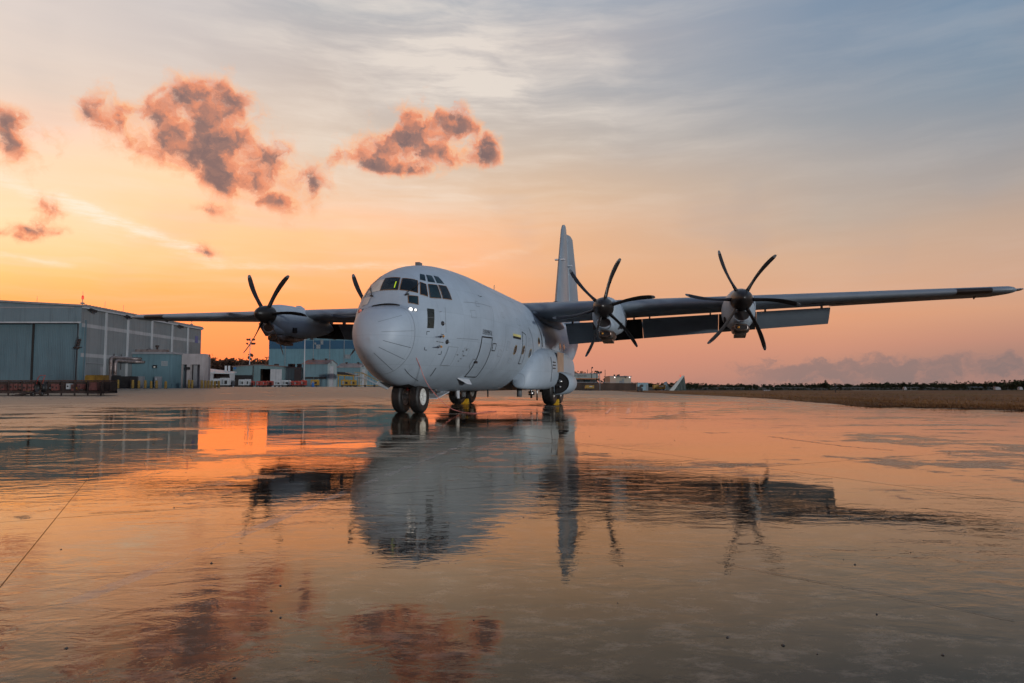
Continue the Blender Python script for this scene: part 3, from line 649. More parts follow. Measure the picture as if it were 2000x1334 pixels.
for sgn, m_ in ((1, M_LAMP), (-1, mat('amber_lamp', (.75,.22,.15), .4, emit=.2))):
    for (s_, y, z, r) in ((.762,-1.79,2.952,.060),(.868,-1.685,2.952,.040)):
        p, n = stick((s_*sgn, y, z), 0); d = Vector((sgn*.25,-.95,0)).normalized(); mb = MB()
        mb.lathe([(-.06, r*1.25),(.05, r*1.18),(.05, r*.98)], p, d, 18); o = mb.build('landing_light', M_THIN, plane, True)
        mb = MB(); mb.lathe([(.045, r),(.060, r*.5),(.062, 0)], p, d, 18); mb.build('lens', m_, o, True)
mb = MB(); p, n = stick((0, .55, 4.7), 0); mb.box(p.x-.07, p.x+.07, p.y-.12, p.y+.12, p.z-.03, p.z+.09); mb.build('roof_antenna', M_THIN, plane)
mb = MB(); p, n = stick((0, 9.0, 4.8), 0); mb.tube([p, p + Vector((0,.05,.45))], .015, 6); mb.build('whip_antenna', M_THIN, plane)
decal_line('emblem', [(1.74,1.40,3.76),(1.74,1.52,3.69),(1.76,1.58,3.72),(1.74,1.70,3.74)], .02, M_LINE, .006, step=.03)
# belly: nose gear bay, blade aerials, drain masts
decal_quad('nose_gear_bay', [(-.36,-.95,.8),(.36,-.95,.8),(.40,1.15,.7),(-.40,1.15,.7)], M_BLACK, .012, 6, 14)
def blade_fin(name, p, ln, h, m, sweep=.5, th=.03):
    mb = MB(); x, y, z = p; mb.prism([(x-th/2, y, z+.1), (x-th/2, y+ln, z+.1), (x-th/2, y+ln*(1-.15)+h*sweep*.3, z-h), (x-th/2, y+ln*.45, z-h)], (th, 0, 0)); return mb.build(name, m, plane)
blade_fin('blade_antenna', (.35,3.2,.68), .30, .30, M_PALE); blade_fin('blade_antenna', (-.3,4.9,.66), .25, .26, M_THIN); blade_fin('drain_mast', (.5,6.4,.66), .12, .28, M_LINE)
mb = MB(); p, n = stick((1.25,1.3,1.05), 0)
for i, (y0, y1, hh) in enumerate(((1.0,2.1,.13),)):
    q = [stick((1.22,y0,.98), .0)[0], stick((1.22,y1,.98), .0)[0]]; nn = stick((1.22,1.5,.98), 0)[1]
    mb.prism([q[0]-nn*.02, q[1]-nn*.02, q[1]+nn*.20+Vector((0,-.1,0)), q[0].lerp(q[1],.55)+nn*.20, q[0]+nn*.02], (0,0,.025))
mb.build('strake', M_PALE, plane)
# ---- wings
def wc_(s): return 4.9 - 2.45*min(s, 20.2)/20.2
def wle(s): return 9.35 + .60*s/20.2
def wz(s): return 4.13 + .32*(s/20.2)
def wpt(s, x, up, off=0.0):
    c = wc_(s); f = s/20.2; t = .175 - .055*f; th = t/.2*(.2969*math.sqrt(x)-.126*x-.3516*x*x+.2843*x**3-.1036*x**4)
    cam = .022*4*x*(1-x); inc = math.radians(3.0*(1-f)); z = (cam + (th if up else -th))*c
    return Vector((s, wle(s) + x*c + off*0, wz(s) + z - x*c*math.sin(inc) + (off if up else -off)))
XS = [(1-math.cos(math.pi*i/22))/2 for i in range(23)]
def wing_ring(s, xc, shrink=0.0, sign=1):
    up = [wpt(s, x*xc, True) for x in reversed(XS)]; lo = [wpt(s, x*xc, False) for x in XS[1:]]
    r = up + lo
    if shrink:
        c = Vector((s, wle(s)+wc_(s)*.5, wz(s)+.02)); r = [c + Vector((0, (p.y-c.y)*(1-shrink*.75), (p.z-c.z)*(1-shrink))) for p in r]
    return [(p.x*sign, p.y, p.z) for p in r]
XC = .74
WBV = {}
for sgn in (1, -1):
    mb = MB(); R_ = [wing_ring(s, XC, 0, sgn) for s in np.linspace(.0, 14.14, 24)] + [wing_ring(s, 1.0, 0, sgn) for s in np.linspace(14.16, 20.0, 12)]
    R_ += [wing_ring(s, 1.0, k, sgn) for s, k in ((20.15,.12),(20.28,.38),(20.36,.75),(20.39,.97))]
    mb.loft(R_); wing = mb.build('wing', M_SKIN_DIM, plane, True, angle=50)
    WBV[sgn] = BVHTree.FromPolygons([Vector(p) for p in mb.v], mb.f)
    mb = MB(); Q = []                                                  # dark leading edge panel near the tip
    for s in np.linspace(18.15, 19.35, 7):
        Q.append([wpt(s, x, True, .005) for x in (.055,.03,.012,.003)] + [wpt(s, x, False, .005) for x in (0,.008,.03,.06,.085)])
    mb.loft([[(p.x*sgn, p.y-.005, p.z) for p in r] for r in Q], False, False, closed=False); mb.build('leading_edge_panel', M_BROWN, wing, True, fix=False)
    mb = MB(); p = wpt(20.3, .3, True); mb.tube([(p.x*sgn-.05*sgn, p.y-.1, wz(20)+.02), (p.x*sgn+.12*sgn, p.y-.3, wz(20)+.03), (p.x*sgn+.16*sgn, p.y-.5, wz(20)+.03)], [.06,.05,.015], 8); mb.build('navigation_light', M_STEEL, wing, True)
    mb = MB(); p = wpt(19.2, .5, False); mb.prism([(p.x*sgn, p.y-.1, p.z+.03), (p.x*sgn, p.y+.25, p.z+.03), (p.x*sgn, p.y+.2, p.z-.09)], (.03,0,0)); mb.build('static_wick', M_LINE, wing)
    # flaps, lowered
    for (s0, s1, m_) in ((2.45,4.22,M_SKIN_DIM),(4.24,6.08,M_NEARBLACK),(6.10,9.5,M_SKIN_DIM),(9.52,11.1,M_NEARBLACK),(11.12,14.1,M_SKIN_DIM)):  # the sections behind the nacelles get a near-black material
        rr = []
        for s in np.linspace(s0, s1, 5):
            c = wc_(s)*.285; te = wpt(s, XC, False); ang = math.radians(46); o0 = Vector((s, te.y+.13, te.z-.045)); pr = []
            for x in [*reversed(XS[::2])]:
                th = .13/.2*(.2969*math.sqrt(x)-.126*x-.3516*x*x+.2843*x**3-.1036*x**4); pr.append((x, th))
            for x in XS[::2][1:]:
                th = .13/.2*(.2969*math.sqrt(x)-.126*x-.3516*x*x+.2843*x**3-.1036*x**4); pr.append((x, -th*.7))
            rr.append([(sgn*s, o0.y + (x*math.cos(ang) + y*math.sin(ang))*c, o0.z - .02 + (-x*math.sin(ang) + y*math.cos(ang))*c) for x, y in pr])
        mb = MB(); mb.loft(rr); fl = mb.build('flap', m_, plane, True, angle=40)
        for s in (s0+.35, s1-.35):                                      # hinge tracks
            te = wpt(s, XC, False); m2 = MB(); m2.box(sgn*s-.03, sgn*s+.03, te.y-.05, te.y+.2, te.z-.10, te.z+.03); m2.build('flap_track', M_LINE, fl)
# registration letters on the underside of the left wing
def under_left(q):
    h = WBV[1].ray_cast(Vector((q.x, q.y, 3.0)), Vector((0,0,1))); return (h[0] - Vector((0,0,.006))) if h[0] else q
for txt, s0, s1 in (('TAH', 12.7, 14.25), ('AH', 15.45, 16.55)):
    decal_text('wing_letters', txt, (s0, wle(15)+1.62, 4), (s1, wle(15)+1.58, 4), 1.25, M_LINE, place=under_left, up=Vector((.28,-1,0)))
# wing root fairing on both sides
for sgn in (1, -1):
    rr = []
    for y, r, s0, z0 in ((9.3,.03,1.70,4.0),(9.5,.10,1.70,4.0),(9.8,.18,1.72,4.0),(10.4,.30,1.74,4.0),(11.5,.38,1.76,4.0),(13,.34,1.78,3.93),(14.6,.20,1.8,3.85),(15.6,.05,1.84,3.85)):
        rr.append([(sgn*(s0 + math.cos(a)*r*1.1), y, z0 + math.sin(a)*r) for a in np.linspace(0, 2*math.pi, 21)[:-1]])
    MB().loft(rr).build('wing_fairing', M_SKIN_DIM, plane, True)
    decal_line('dark_side_band', [(sgn*1.9,8.75,3.7),(sgn*2.05,8.95,3.3),(sgn*2.1,9.15,2.9),(sgn*2.1,9.3,2.5)], .09, M_LINE, .012)  # broad black band down the fuselage side below the wing root
# ---- engines and propellers
def egg(w, zt, zb, zc, s0, y, hub):
    P = np.array([(0,zb),(.70*w,zc-(zc-zb)*.74),(w,zc),(.70*w,zc+(zt-zc)*.74),(0,zt),(-.70*w,zc+(zt-zc)*.74),(-w,zc),(-.70*w,zc-(zc-zb)*.74)])
    h = perspline(P, 40); full = np.concatenate([h, (h[1:-1]*[-1,1])[::-1]]); return [(s0+p[0], y, hub+p[1]) for p in full]
def blade_mesh():
    rs = [.36,.45,.6,.8,1.0,1.2,1.4,1.55,1.7,1.82,1.92,1.99,2.03,2.05]; mb = MB(); rings = []
    for r in rs:
        f = (r-.36)/1.69
        c = np.interp(r, [.36,.5,.8,1.2,1.55,1.85,1.97,2.03,2.05], [.19,.20,.19,.205,.22,.20,.165,.11,.04])
        t = np.interp(r, [.36,.5,.8,1.3,2.05], [.15,.11,.055,.032,.010])
        be = math.radians(np.interp(r, [.36,.8,1.4,2.05], [70,60,50,44])); sw = .20*max(0,(r-.75)/1.3)**2
        rr = []
        for k in range(12):
            a = 2*math.pi*k/12; u = math.cos(a)*c/2; v = math.sin(a)*t/2*(1 if abs(math.cos(a)) < .9 else .6)
            # chord direction: leading edge to -x and forward (-y); thickness perpendicular
            x = -u*math.cos(be) + v*math.sin(be); y = -u*math.sin(be) - v*math.cos(be)
            rr.append((x + sw, y + sw*.15, r))
        rings.append(rr)
    mb.loft(rings); mb.mi = [1 if max(mb.v[i][2] for i in f) > 1.93 and min(mb.v[i][2] for i in f) > 1.90 else 0 for f in mb.f]
    return mb
BLADE = None; SWA = math.atan2(.20, 2.05)
def propeller(s0, y0, z0, phase):
    global BLADE
    mb = MB(); R_ = .415
    prof = [(-.70,0),(-.69,.05),(-.66,.10),(-.58,.185),(-.46,.265),(-.30,.335),(-.12,.385),(.05,.41),(.20,.412),(.26,.40),(.26,.30)]
    mb.lathe(prof, (s0,y0,z0), (0,1,0), 40); sp = mb.build('propeller', M_SPIN, plane, True); sp['label'] = 'six-bladed black propeller with rounded spinner'
    for k in range(6):
        if BLADE is None:
            o = blade_mesh().build('blade', [M_PROP, M_TIP], sp, True); BLADE = o.data
        else:
            o = bpy.data.objects.new('blade', BLADE); COL.objects.link(o); o.parent = sp
        o.location = (s0, y0, z0); o.rotation_euler = (0, phase + k*math.pi/3 - SWA, 0)
    return sp
def tube_open(rings_out, rings_in, name, m, parent, mi=None):
    mb = MB(); mb.loft(rings_out, False, False); mb.loft(rings_in, False, True); 
    a, b = rings_out[0], rings_in[0]; n = len(a); mb.add(list(a)+list(b), [(i, (i+1) % n, n+(i+1) % n, n+i) for i in range(n)])
    return mb.build(name, m, parent, True, angle=60)
def ell(s0, y, z0, w, h, p=2.0, n=28):
    return [(s0 + w*math.copysign(abs(math.cos(a))**(2/p), math.cos(a)), y, z0 + h*math.copysign(abs(math.sin(a))**(2/p), math.sin(a))) for a in np.linspace(0, 2*math.pi, n+1)[:-1]]
ENG = [(4.97,7.364,3.908,-.6983),(10.17,7.2055,4.032,-.3924),(-10.17,7.2055,4.032,-.4702),(-4.97,7.364,3.908,-.5042)]
for s0, y0, h, ph in ENG:
    st = [(.30,.41,.42,-.44,0),(.42,.46,.47,-.62,-.05),(.65,.51,.51,-.78,-.10),(1.1,.58,.57,-.92,-.16),(1.9,.63,.60,-.98,-.2),(2.7,.64,.58,-.95,-.2),(3.6,.60,.45,-.84,-.2),(4.6,.48,.28,-.66,-.2),(5.5,.30,.08,-.48,-.2),(6.1,.16,-.06,-.36,-.2)]
    mb = MB(); mb.loft([egg(w, zt, zb, zc, s0, y0+dy, h) for dy, w, zt, zb, zc in st]); nac = mb.build('engine_nacelle', M_SKIN, plane, True)
    # upper air intake (round mouth under the spinner) and oil cooler below it
    tube_open([ell(s0, y0+.26, h-.57, .285, .20), ell(s0, y0+.30, h-.58, .315, .225), ell(s0, y0+.7, h-.62, .36, .27), ell(s0, y0+1.5, h-.66, .40, .30)],
              [ell(s0, y0+.26, h-.57, .272, .188), ell(s0, y0+.5, h-.57, .25, .17), ell(s0, y0+.9, h-.55, .2, .13)], 'air_intake', M_SKIN, nac)
    tube_open([ell(s0, y0+.262, h-.57, .287, .203), ell(s0, y0+.30, h-.575, .300, .213)], [ell(s0, y0+.262, h-.57, .268, .184), ell(s0, y0+.34, h-.57, .262, .178)], 'intake_lip', M_STEEL, nac)
    MB().add(ell(s0, y0+.272, h-.57, .269, .186), [tuple(range(28))]).build('intake_duct', M_BLACK, nac, fix=False)
    oc = tube_open([ell(s0, y0+.55, h-.99, .225, .105, 3), ell(s0, y0+.60, h-1.0, .27, .155, 3), ell(s0, y0+1.1, h-1.0, .33, .20, 3), ell(s0, y0+2.0, h-.98, .30, .20, 3), ell(s0, y0+3.0, h-.9, .12, .10, 3)],
              [ell(s0, y0+.55, h-.99, .212, .092, 3), ell(s0, y0+.9, h-.97, .18, .07, 3)], 'oil_cooler', M_EXH, nac)
    MB().add(ell(s0, y0+.565, h-.99, .209, .089, 3), [tuple(range(28))]).build('cooler_duct', M_BLACK, nac, fix=False)
    mb = MB(); mb.lathe([(0,0),(.02,.03),(.05,.045),(.08,.04)], (s0-.1, y0+.50, h-.985), (0,1,0), 12); mb.build('cooler_plug', M_ORANGE, nac, True)
    mb = MB(); mb.box(s0-.22, s0+.22, y0+1.2, y0+1.9, h-1.27, h-1.16, rot=Matrix.Rotation(-.12, 3, 'X')); mb.build('exhaust_flap', M_EXH, nac)
    for sg in (1, -1):                                                # side vent
        mb = MB(); mb.box(s0+sg*.56-.04, s0+sg*.56+.04, y0+1.35, y0+1.62, h-.74, h-.50); mb.build('side_vent', M_BLACK, nac)
    mb = MB(); mb.lathe([(-.1,.30),(.45,.27),(.45,.22),(.1,.22)], (s0, y0+5.2, h-.28), (0,1,-.08), 24); mb.build('exhaust_pipe', M_NEARBLACK, nac, True)
    mb = MB(); mb.box(s0-.12, s0+.12, y0+2.6, y0+3.0, h+.52, h+.64, rot=Matrix.Rotation(-.25, 3, 'X')); mb.build('nacelle_scoop', M_SKIN, nac)
    propeller(s0, y0, h, ph)
# ---- tail
def foil_slab(name, pts_le, pts_te, th, m, axis, parent, n=14):
    rings = []
    for (l, t_) in zip(pts_le, pts_te):
        l = Vector(l); t_ = Vector(t_); c = (t_-l).length; up = []; lo = []
        for i in range(n+1):
            x = (1-math.cos(math.pi*i/n))/2; y = th*c*(.2969*math.sqrt(x)-.126*x-.3516*x*x+.2843*x**3-.1036*x**4)/.2
            q = l.lerp(t_, x); up.append(q + Vector(axis)*y); lo.append(q - Vector(axis)*y)
        rings.append(list(reversed(up)) + lo[1:])
    return MB().loft(rings).build(name, m, parent, True, angle=60)
fin = foil_slab('vertical_stabilizer', [(0,20.6,4.55),(0,22.5,4.9),(0,23.06,6.4),(0,24.0,9.0),(0,24.85,11.25),(0,25.2,11.62),(0,25.7,11.76)],
   [(0,27.9,4.55),(0,27.86,4.9),(0,27.7,6.4),(0,27.2,9.0),(0,26.75,11.25),(0,26.6,11.62),(0,26.4,11.76)], .115, M_SKIN_DIM, (1,0,0), plane)
hd = math.radians(15)
le = [(0,27.86,5.0),(0,27.7,6.4),(0,27.2,9.0),(0,26.78,11.1),(0,26.75,11.3)]; ch = [1.75,1.6,1.3,.95,.6]
foil_slab('rudder', le, [(p[0]+c*math.sin(hd), p[1]+c*math.cos(hd), p[2]) for p, c in zip(le, ch)], .10, M_SKIN_DIM, (math.cos(hd),-math.sin(hd),0), fin)
mb = MB(); mb.lathe([(-.3,0),(-.25,.15),(0,.28),(.6,.30),(1.6,.1)], (.0,22.7,5.9), (0,1,0), 16); mb.build('fin_fairing', M_BLACK, fin, True)
for z_, y_ in ((9.1,24.1),(9.15,26.9)):
    mb = MB(); mb.box(-.32, .32, y_, y_+.25, z_-.04, z_+.04); mb.build('fin_antenna', M_PALE, fin)
for sgn in (1, -1):
    foil_slab('horizontal_stabilizer', [(sgn*.2,23.8,4.75),(sgn*8,25.4,4.85)], [(sgn*.2,28.4,4.75),(sgn*8,27.6,4.85)], .11, M_SKIN_DIM, (0,0,1), plane)
# ---- main gear fairings, wheels, doors
for sgn in (1, -1):
    rr = []
    for y, s1, zb, zt in ((7.1,1.72,.80,1.1),(7.16,1.90,.73,1.42),(7.32,2.10,.69,1.74),(7.6,2.28,.67,2.02),(8.0,2.42,.66,2.22),(8.5,2.53,.66,2.36),(9.2,2.61,.66,2.44),(10.2,2.65,.68,2.48),(13.2,2.66,.72,2.46),(14.6,2.58,.82,2.35),(15.6,2.3,1.02,2.0),(16.2,1.9,1.3,1.6)):
        s0 = 1.35; cx = (s0+s1)/2; rr.append(ell(sgn*cx, y, (zb+zt)/2, (s1-s0)/2, (zt-zb)/2, 2.7, 32))
    sp = MB().loft(rr).build('gear_fairing', M_SKIN, plane, True)
    # raised lines and stencils on the fairing
    mb = MB(); mb.tube([(sgn*2.55,8.9,1.0),(sgn*2.60,8.95,1.6),(sgn*2.55,8.9,2.05)], .012, 5); mb.build('fairing_seam', M_LINE, sp)
    mb = MB(); mb.box(sgn*2.64-.012, sgn*2.64+.03, 9.9, 11.2, 1.42, 2.30); mb.build('fairing_patch', M_TAN, sp)
    for k in range(3):
        mb = MB(); mb.box(sgn*2.61-.012, sgn*2.61+.014, 9.1, 9.6, 1.55+.13*k, 1.60+.13*k); mb.build('stencil', M_LINE, sp)
    # bulged lower door hanging outside the wheels
    rr = []; 
    for y, k in ((10.10,.93),(10.14,1.0),(11.9,1.0),(12.1,.94),(12.25,.7)):
        rr.append([(sgn*(2.50 + .66*k*math.cos(a)), y, .95 + .52*k*math.sin(a)) for a in np.linspace(-math.pi/2, math.pi/2, 20)] + [(sgn*2.44, y, .95+.40*k), (sgn*2.44, y, .95-.40*k)])
    dr = MB().loft(rr, False, True).build('wheel_door', M_SKIN, plane, True, angle=50)
    MB().add([(sgn*(2.50 + .60*math.cos(a)), 10.16, .95 + .47*math.sin(a)) for a in np.linspace(-math.pi/2, math.pi/2, 20)], [tuple(range(20))]).build('door_lining', M_BLACK, dr, fix=False)
    for (dx_, z_, r) in ((.28,1.02,.085),(.26,.78,.05)):
        mb = MB(); mb.lathe([(-.08,0),(-.08,r*.5),(-.05,r*.55),(-.05,r),(0,r)], (sgn*(2.45+dx_), 10.13, z_), (0,1,0), 16); mb.build('door_fitting', M_STEEL, dr, True)
def wheel(s0, y0, R_, w, name='wheel', out=1, rimr=.52):
    mb = MB(); prof = [(-w*.36,R_*rimr),(-w*.47,R_*.62),(-w*.5,R_*.78),(-w*.46,R_*.90),(-w*.36,R_*.965)]
    for k in range(-4, 5):
        x = k*w*.072; prof += [(x-w*.026,R_*(.999-.004*abs(k))),(x+w*.026,R_*(.999-.004*abs(k))),(x+w*.030,R_*(.980-.004*abs(k))),(x+w*.042,R_*(.980-.004*abs(k)))] if k < 4 else [(x-w*.026,R_*(.999-.004*abs(k))),(x+w*.02,R_*(.995-.004*abs(k)))]
    prof += [(w*.36,R_*.965),(w*.46,R_*.90),(w*.5,R_*.78),(w*.47,R_*.62),(w*.36,R_*rimr)]
    mb.lathe(prof, (s0, y0, R_-.012), (1,0,0), 48); t_ = mb.build(name, M_RUB, plane, True, angle=35)
    mb = MB()
    for sd in (1, -1):
        r = R_*rimr
        mb.lathe([(w*.36*sd,r),(w*.40*sd,r*1.03),(w*.40*sd,r*.90),(w*.30*sd,r*.84),(w*.27*sd,r*.42),(w*.38*sd,r*.34),(w*.40*sd,r*.14),(w*.41*sd,0)], (s0,y0,R_-.012), (1,0,0), 28)
    mb.build('rim', M_HUB, t_, True, angle=40); r = R_*rimr
    mb = MB()
    for sd in (1, -1):
        for k in range(8):
            a = k*math.pi/4; mb.lathe([(0,.0),(.02,r*.085)], (s0+sd*(w*.30+.006), y0+math.cos(a)*r*.66, R_-.012+math.sin(a)*r*.66), (-sd,0,0), 8)
    mb.build('rim_holes', M_BLACK, t_)
    return t_
for sgn in (1, -1):
    for y in (11.2-.76, 11.2+.80): wheel(sgn*2.17, y, .71, .50, 'main_wheel')
    for y in (11.2-.76, 11.2+.80):
        mb = MB(); mb.tube([(sgn*1.8,y,.71),(sgn*2.5,y,.71)], .09, 12); mb.tube([(sgn*1.80,y,.55),(sgn*1.80,y,1.6)], .10, 12); mb.build('main_gear_strut', M_STEEL, plane, True)
    mb = MB(); mb.tube([(sgn*1.6,9.3,.30),(sgn*1.6,9.3,.85)], .05, 8); mb.box(sgn*1.6-.1, sgn*1.6+.1, 9.2, 9.5, .42, .60); mb.tube([(sgn*1.75,9.75,.2),(sgn*1.75,9.75,.9)], .035, 8); mb.build('gear_linkage', M_STEEL, plane, True)
    mb = MB(); mb.tube([(sgn*1.25,8.6,.36),(sgn*1.25,8.6,.75)], .11, 10); mb.build('retraction_cylinder', M_THIN, plane, True)
for sgn in (1, -1): wheel(sgn*.285, 0, .495, .33, 'nose_wheel', rimr=.50)
mb = MB(); mb.tube([(0,.05,.5),(0,.12,1.25)], [.075,.09], 14); mb.tube([(-.28,0,.483),(.28,0,.483)], .055, 12); mb.tube([(0,.1,.95),(0,.9,.95)], .04, 8); mb.build('nose_gear_strut', M_HUB, plane, True)
mb = MB(); mb.tube([(-.02,-.10,.62),(-.02,-.16,.80),(-.02,-.09,1.0)], .035, 8); mb.tube([(-.13,-.12,.58),(.10,-.12,.58)], .03, 8); mb.build('torque_link', M_HUB, plane, True)
mb = MB(); mb.box(-.05, .03, -.20, -.16, .66, .76); mb.build('gear_pin_flag', M_RED, plane)
mb = MB()
for (a, b, r) in (((.12,.5,.98),(.30,.55,.55),.022),((.3,.55,.56),(.42,1.3,.62),.02),((.36,1.2,.9),(.36,1.2,.52),.03),((-.1,.4,.9),(-.3,1.2,.6),.025),((.15,.2,.9),(.1,1.1,.66),.03),((.05,.9,.60),(.35,1.6,.62),.022)): mb.tube([a, b], r, 8)
mb.build('steering_links', M_STEEL, plane, True)
mb = MB(); mb.prism([(-.46,-.35,.84),(-.46,-1.25,.95),(-.56,-1.2,.86),(-.60,-.35,.70)], (-.025,0,0)); mb.build('nose_gear_door', M_PALE, plane)
mb = MB(); mb.prism([(-.30,1.15,.40),(.42,1.15,.40),(.46,2.2,.60),(-.30,2.2,.66)], (0,0,.03)); mb.build('nose_gear_door', M_PALE, plane)
# ---- loose things under the aircraft
def to_world(p): return plane.matrix_basis @ Vector(p)
bpy.context.view_layer.update()
for (s_, y_, lab) in ((2.17, 11.22, 'yellow wheel chock between the left main wheels, nearest the bulged wheel door'), (-2.17, 11.22, 'yellow wheel chock between the right main wheels, seen behind the nose gear')):
    w_ = to_world((s_, y_, 0)); o = thing('wheel_chock', lab, 'chock', w_, -YAW, 'yellow wheel chocks')
    for k in (-1, 1):
        mb = MB(); mb.prism([(-.26, k*.02, .0), (-.26, k*.17, .0), (-.26, k*.07, .21), (-.26, k*.02, .23)], (.52,0,0)); mb.build('wedge', M_CHOCK, o)
    mb = MB(); mb.tube([(.27,-.1,.06),(.36,0,.05),(.27,.1,.06)], .012, 6); mb.build('rope', M_LINE, o, True)
p0 = to_world(stick((.956,-1.685,1.553), .01)[0])
q = [p0] + [at(u, v, Y) for u, v, Y in ((821,717,19.55),(826,732,19.6),(832,745,19.65),(839,757,19.7),(848,768,19.8),(858,778.5,19.9),(870,790.5,20.0),(884,799.5,20.1))] + [Vector((p.x, p.y, .012)) for p in (on_ground(903,806.2), on_ground(925,808), on_ground(946,805.5), on_ground(970,804))]
mb = MB(); mb.tube(q, .009, 6); tag(mb.build('grounding_cord', M_CORD, smooth=True), 'thin pink cord hanging from the nose down to the wet concrete', 'cord')
# ================================================================== buildings and apron furniture on the left
M_TEAL = corrugated('teal_cladding', (.088,.158,.182), .34, 0, .62); M_TEALY = corrugated('teal_cladding_side', (.145,.16,.166), .34, 1, .62)
M_DOOR = corrugated('hangar_door_cladding', (.070,.125,.148), .42, 0, .6); M_FASC = corrugated('hangar_fascia', (.10,.145,.165), .42, 0, .6)
M_BAND = mat('pale_band', (.27,.27,.275), .65, var=.1, scale=.5, streak=.4); M_TRIM = mat('pale_trim', (.32,.33,.34), .6, var=.1, scale=.6, streak=.4)
M_ROOF = corrugated('roof_sheet', (.17,.175,.18), .3, 0, .55); M_BEIGE = mat('beige_render', (.30,.265,.26), .8, var=.1, scale=.8, bump=.1, streak=.3)
M_GREYD = mat('grey_door', (.20,.20,.21), .6, var=.1, scale=.6, streak=.4); M_BOLL = mat('bollard_yellow', (.25,.15,.02), .6, var=.3, scale=4, col2=(.12,.07,.03))
M_DARK = mat('dark_gap', (.010,.010,.010), .8); M_PIPE = mat('lagged_pipe', (.20,.16,.15), .45, .4, var=.3, scale=2, col2=(.09,.05,.035))
M_RUST = mat('rusty_steel', (.055,.026,.018), .75, var=.4, scale=3, col2=(.045,.025,.02)); M_RUSTD = mat('dark_rusty_steel', (.030,.018,.014), .8, var=.4, scale=3)
M_PINK = mat('faded_red_paint', (.13,.045,.038), .65, var=.3, scale=2.5, col2=(.05,.025,.02)); M_YELL = mat('plant_yellow', (.26,.15,.015), .55, var=.25, scale=2, streak=.4)
M_REDC = mat('cart_red', (.26,.03,.022), .5, var=.3, scale=2); M_WHTC = mat('cart_white', (.33,.35,.36), .5, var=.15, scale=2, streak=.3); M_GRYC = mat('cart_grey', (.15,.17,.18), .55, var=.2, scale=2)
M_BLUC = mat('drum_blue', (.02,.10,.30), .5); M_LIT = mat('lit_lamp', (1.0,.95,.9), .4, emit=1.2); M_REDL = mat('beacon_red', (.75,.06,.03), .4, emit=.6)
def lamp_head(p, par, name='flood_lamp', d=(0,-1,-.5), w=.5):
    mb = MB(); q = Matrix.Rotation(math.atan2(-d[2], 1), 3, 'X'); mb.box(p[0]-w/2, p[0]+w/2, p[1]-.35, p[1]+.05, p[2]-.18, p[2]+.18, rot=q); return mb.build(name, M_BLACK, par)
# ---- big hangar, left: wall along x=-50.5, front at y=80
HX, HY0, HY1 = -50.5, 80.0, 111.0
ez = at(165, 597, HY0).z; g0 = gz(HX, HY0) - .1
hang = thing('hangar', 'big pale hangar with tall sliding doors at the left edge of the picture', 'hangar', (0,0,0))
mb = MB(); mb.box(HX-.3, HX, HY0+.02, HY1, g0, ez-.15); mb.build('side_wall', M_TEALY, hang)
mb = MB(); x0 = HX-46; rz_ = lambda x: ez + (HX-x)*.055
mb.prism([(HX+.25,HY0-.25,ez-.12),(HX-23,HY0-.25,rz_(HX-23)-.12),(x0,HY0-.25,ez-.12),(x0,HY0-.25,ez+.10),(HX-23,HY0-.25,rz_(HX-23)+.10),(HX+.25,HY0-.25,ez+.10)], (0,HY1-HY0+.5,0)); mb.build('roof', M_ROOF, hang)
mb = MB(); fz = at(100, 629, HY0).z; mb.prism([(HX-.02,HY0,fz),(x0,HY0,fz),(x0,HY0,ez-.13),(HX-23,HY0,rz_(HX-23)-.13),(HX-.02,HY0,ez-.13)], (0,.5,0)); mb.build('fascia', M_FASC, hang)
mb = MB(); mb.box(x0, HX-.05, HY0-.06, HY0-.005, fz-.12, fz+.05); mb.build('fascia_trim', M_TRIM, hang)
mb = MB(); zb_ = at(60, 601.5, HY0).z; mb.box(x0, HX-.9, HY0-.05, HY0-.004, zb_, zb_+.12); mb.build('fascia_gutter', M_GREYD, hang)
mb = MB(); xl = at(153, 680, HY0).x; mb.box(xl, HX+.02, HY0-.04, HY0+.6, g0, fz-.12); mb.build('corner_pier', M_TEAL, hang)
gapx = at(65.5, 680, HY0+.8).x
mb = MB(); mb.box(gapx+.06, xl+.3, HY0+.75, HY0+.95, g0, fz+.3); mb.build('sliding_door', M_DOOR, hang)
mb = MB(); mb.box(x0, gapx-.06, HY0+1.0, HY0+1.2, g0, fz+.3); mb.build('sliding_door', M_DOOR, hang)
mb = MB(); mb.box(gapx-.14, gapx+.10, HY0+.68, HY0+.74, g0, fz-.13); mb.build('door_gap', M_DARK, hang)
for vy in (634.5, 693.0):
    zc = at(166, vy, HY0).z; mb = MB(); mb.box(HX, HX+.03, HY0+.1, HY1-.3, zc-.22, zc+.22); mb.build('wall_band', M_BAND, hang)
for u in (202.6, 245.7, 293, 333, 364):
    Y = -HX*FPX/(1000-u); mb = MB(); mb.box(HX+.03, HX+.22, Y-.12, Y+.12, g0, ez-.2); mb.build('downpipe', M_TRIM, hang)
mb = MB(); mb.box(HX, HX+.32, HY0, HY1, ez-.30, ez-.13); mb.build('gutter', M_TRIM, hang)
mb = MB()
for k in range(46): mb.box(HX+.05, HX+.32, HY0+.3+k*.67, HY0+.55+k*.67, ez+.10, ez+.19)
mb.build('roof_ribs', M_ROOF, hang)['kind'] = 'stuff'
for u in (168, 239, 343):
    Y = min(HY1-.5, max(HY0+.2, -HX*FPX/(1000-u))); mb = MB(); mb.box(HX+.1, HX+1.0, Y-.2, Y+.2, ez-.55, ez-.25, rot=Matrix.Rotation(.35, 3, 'Y')); mb.build('flood_lamp', M_BLACK, hang)
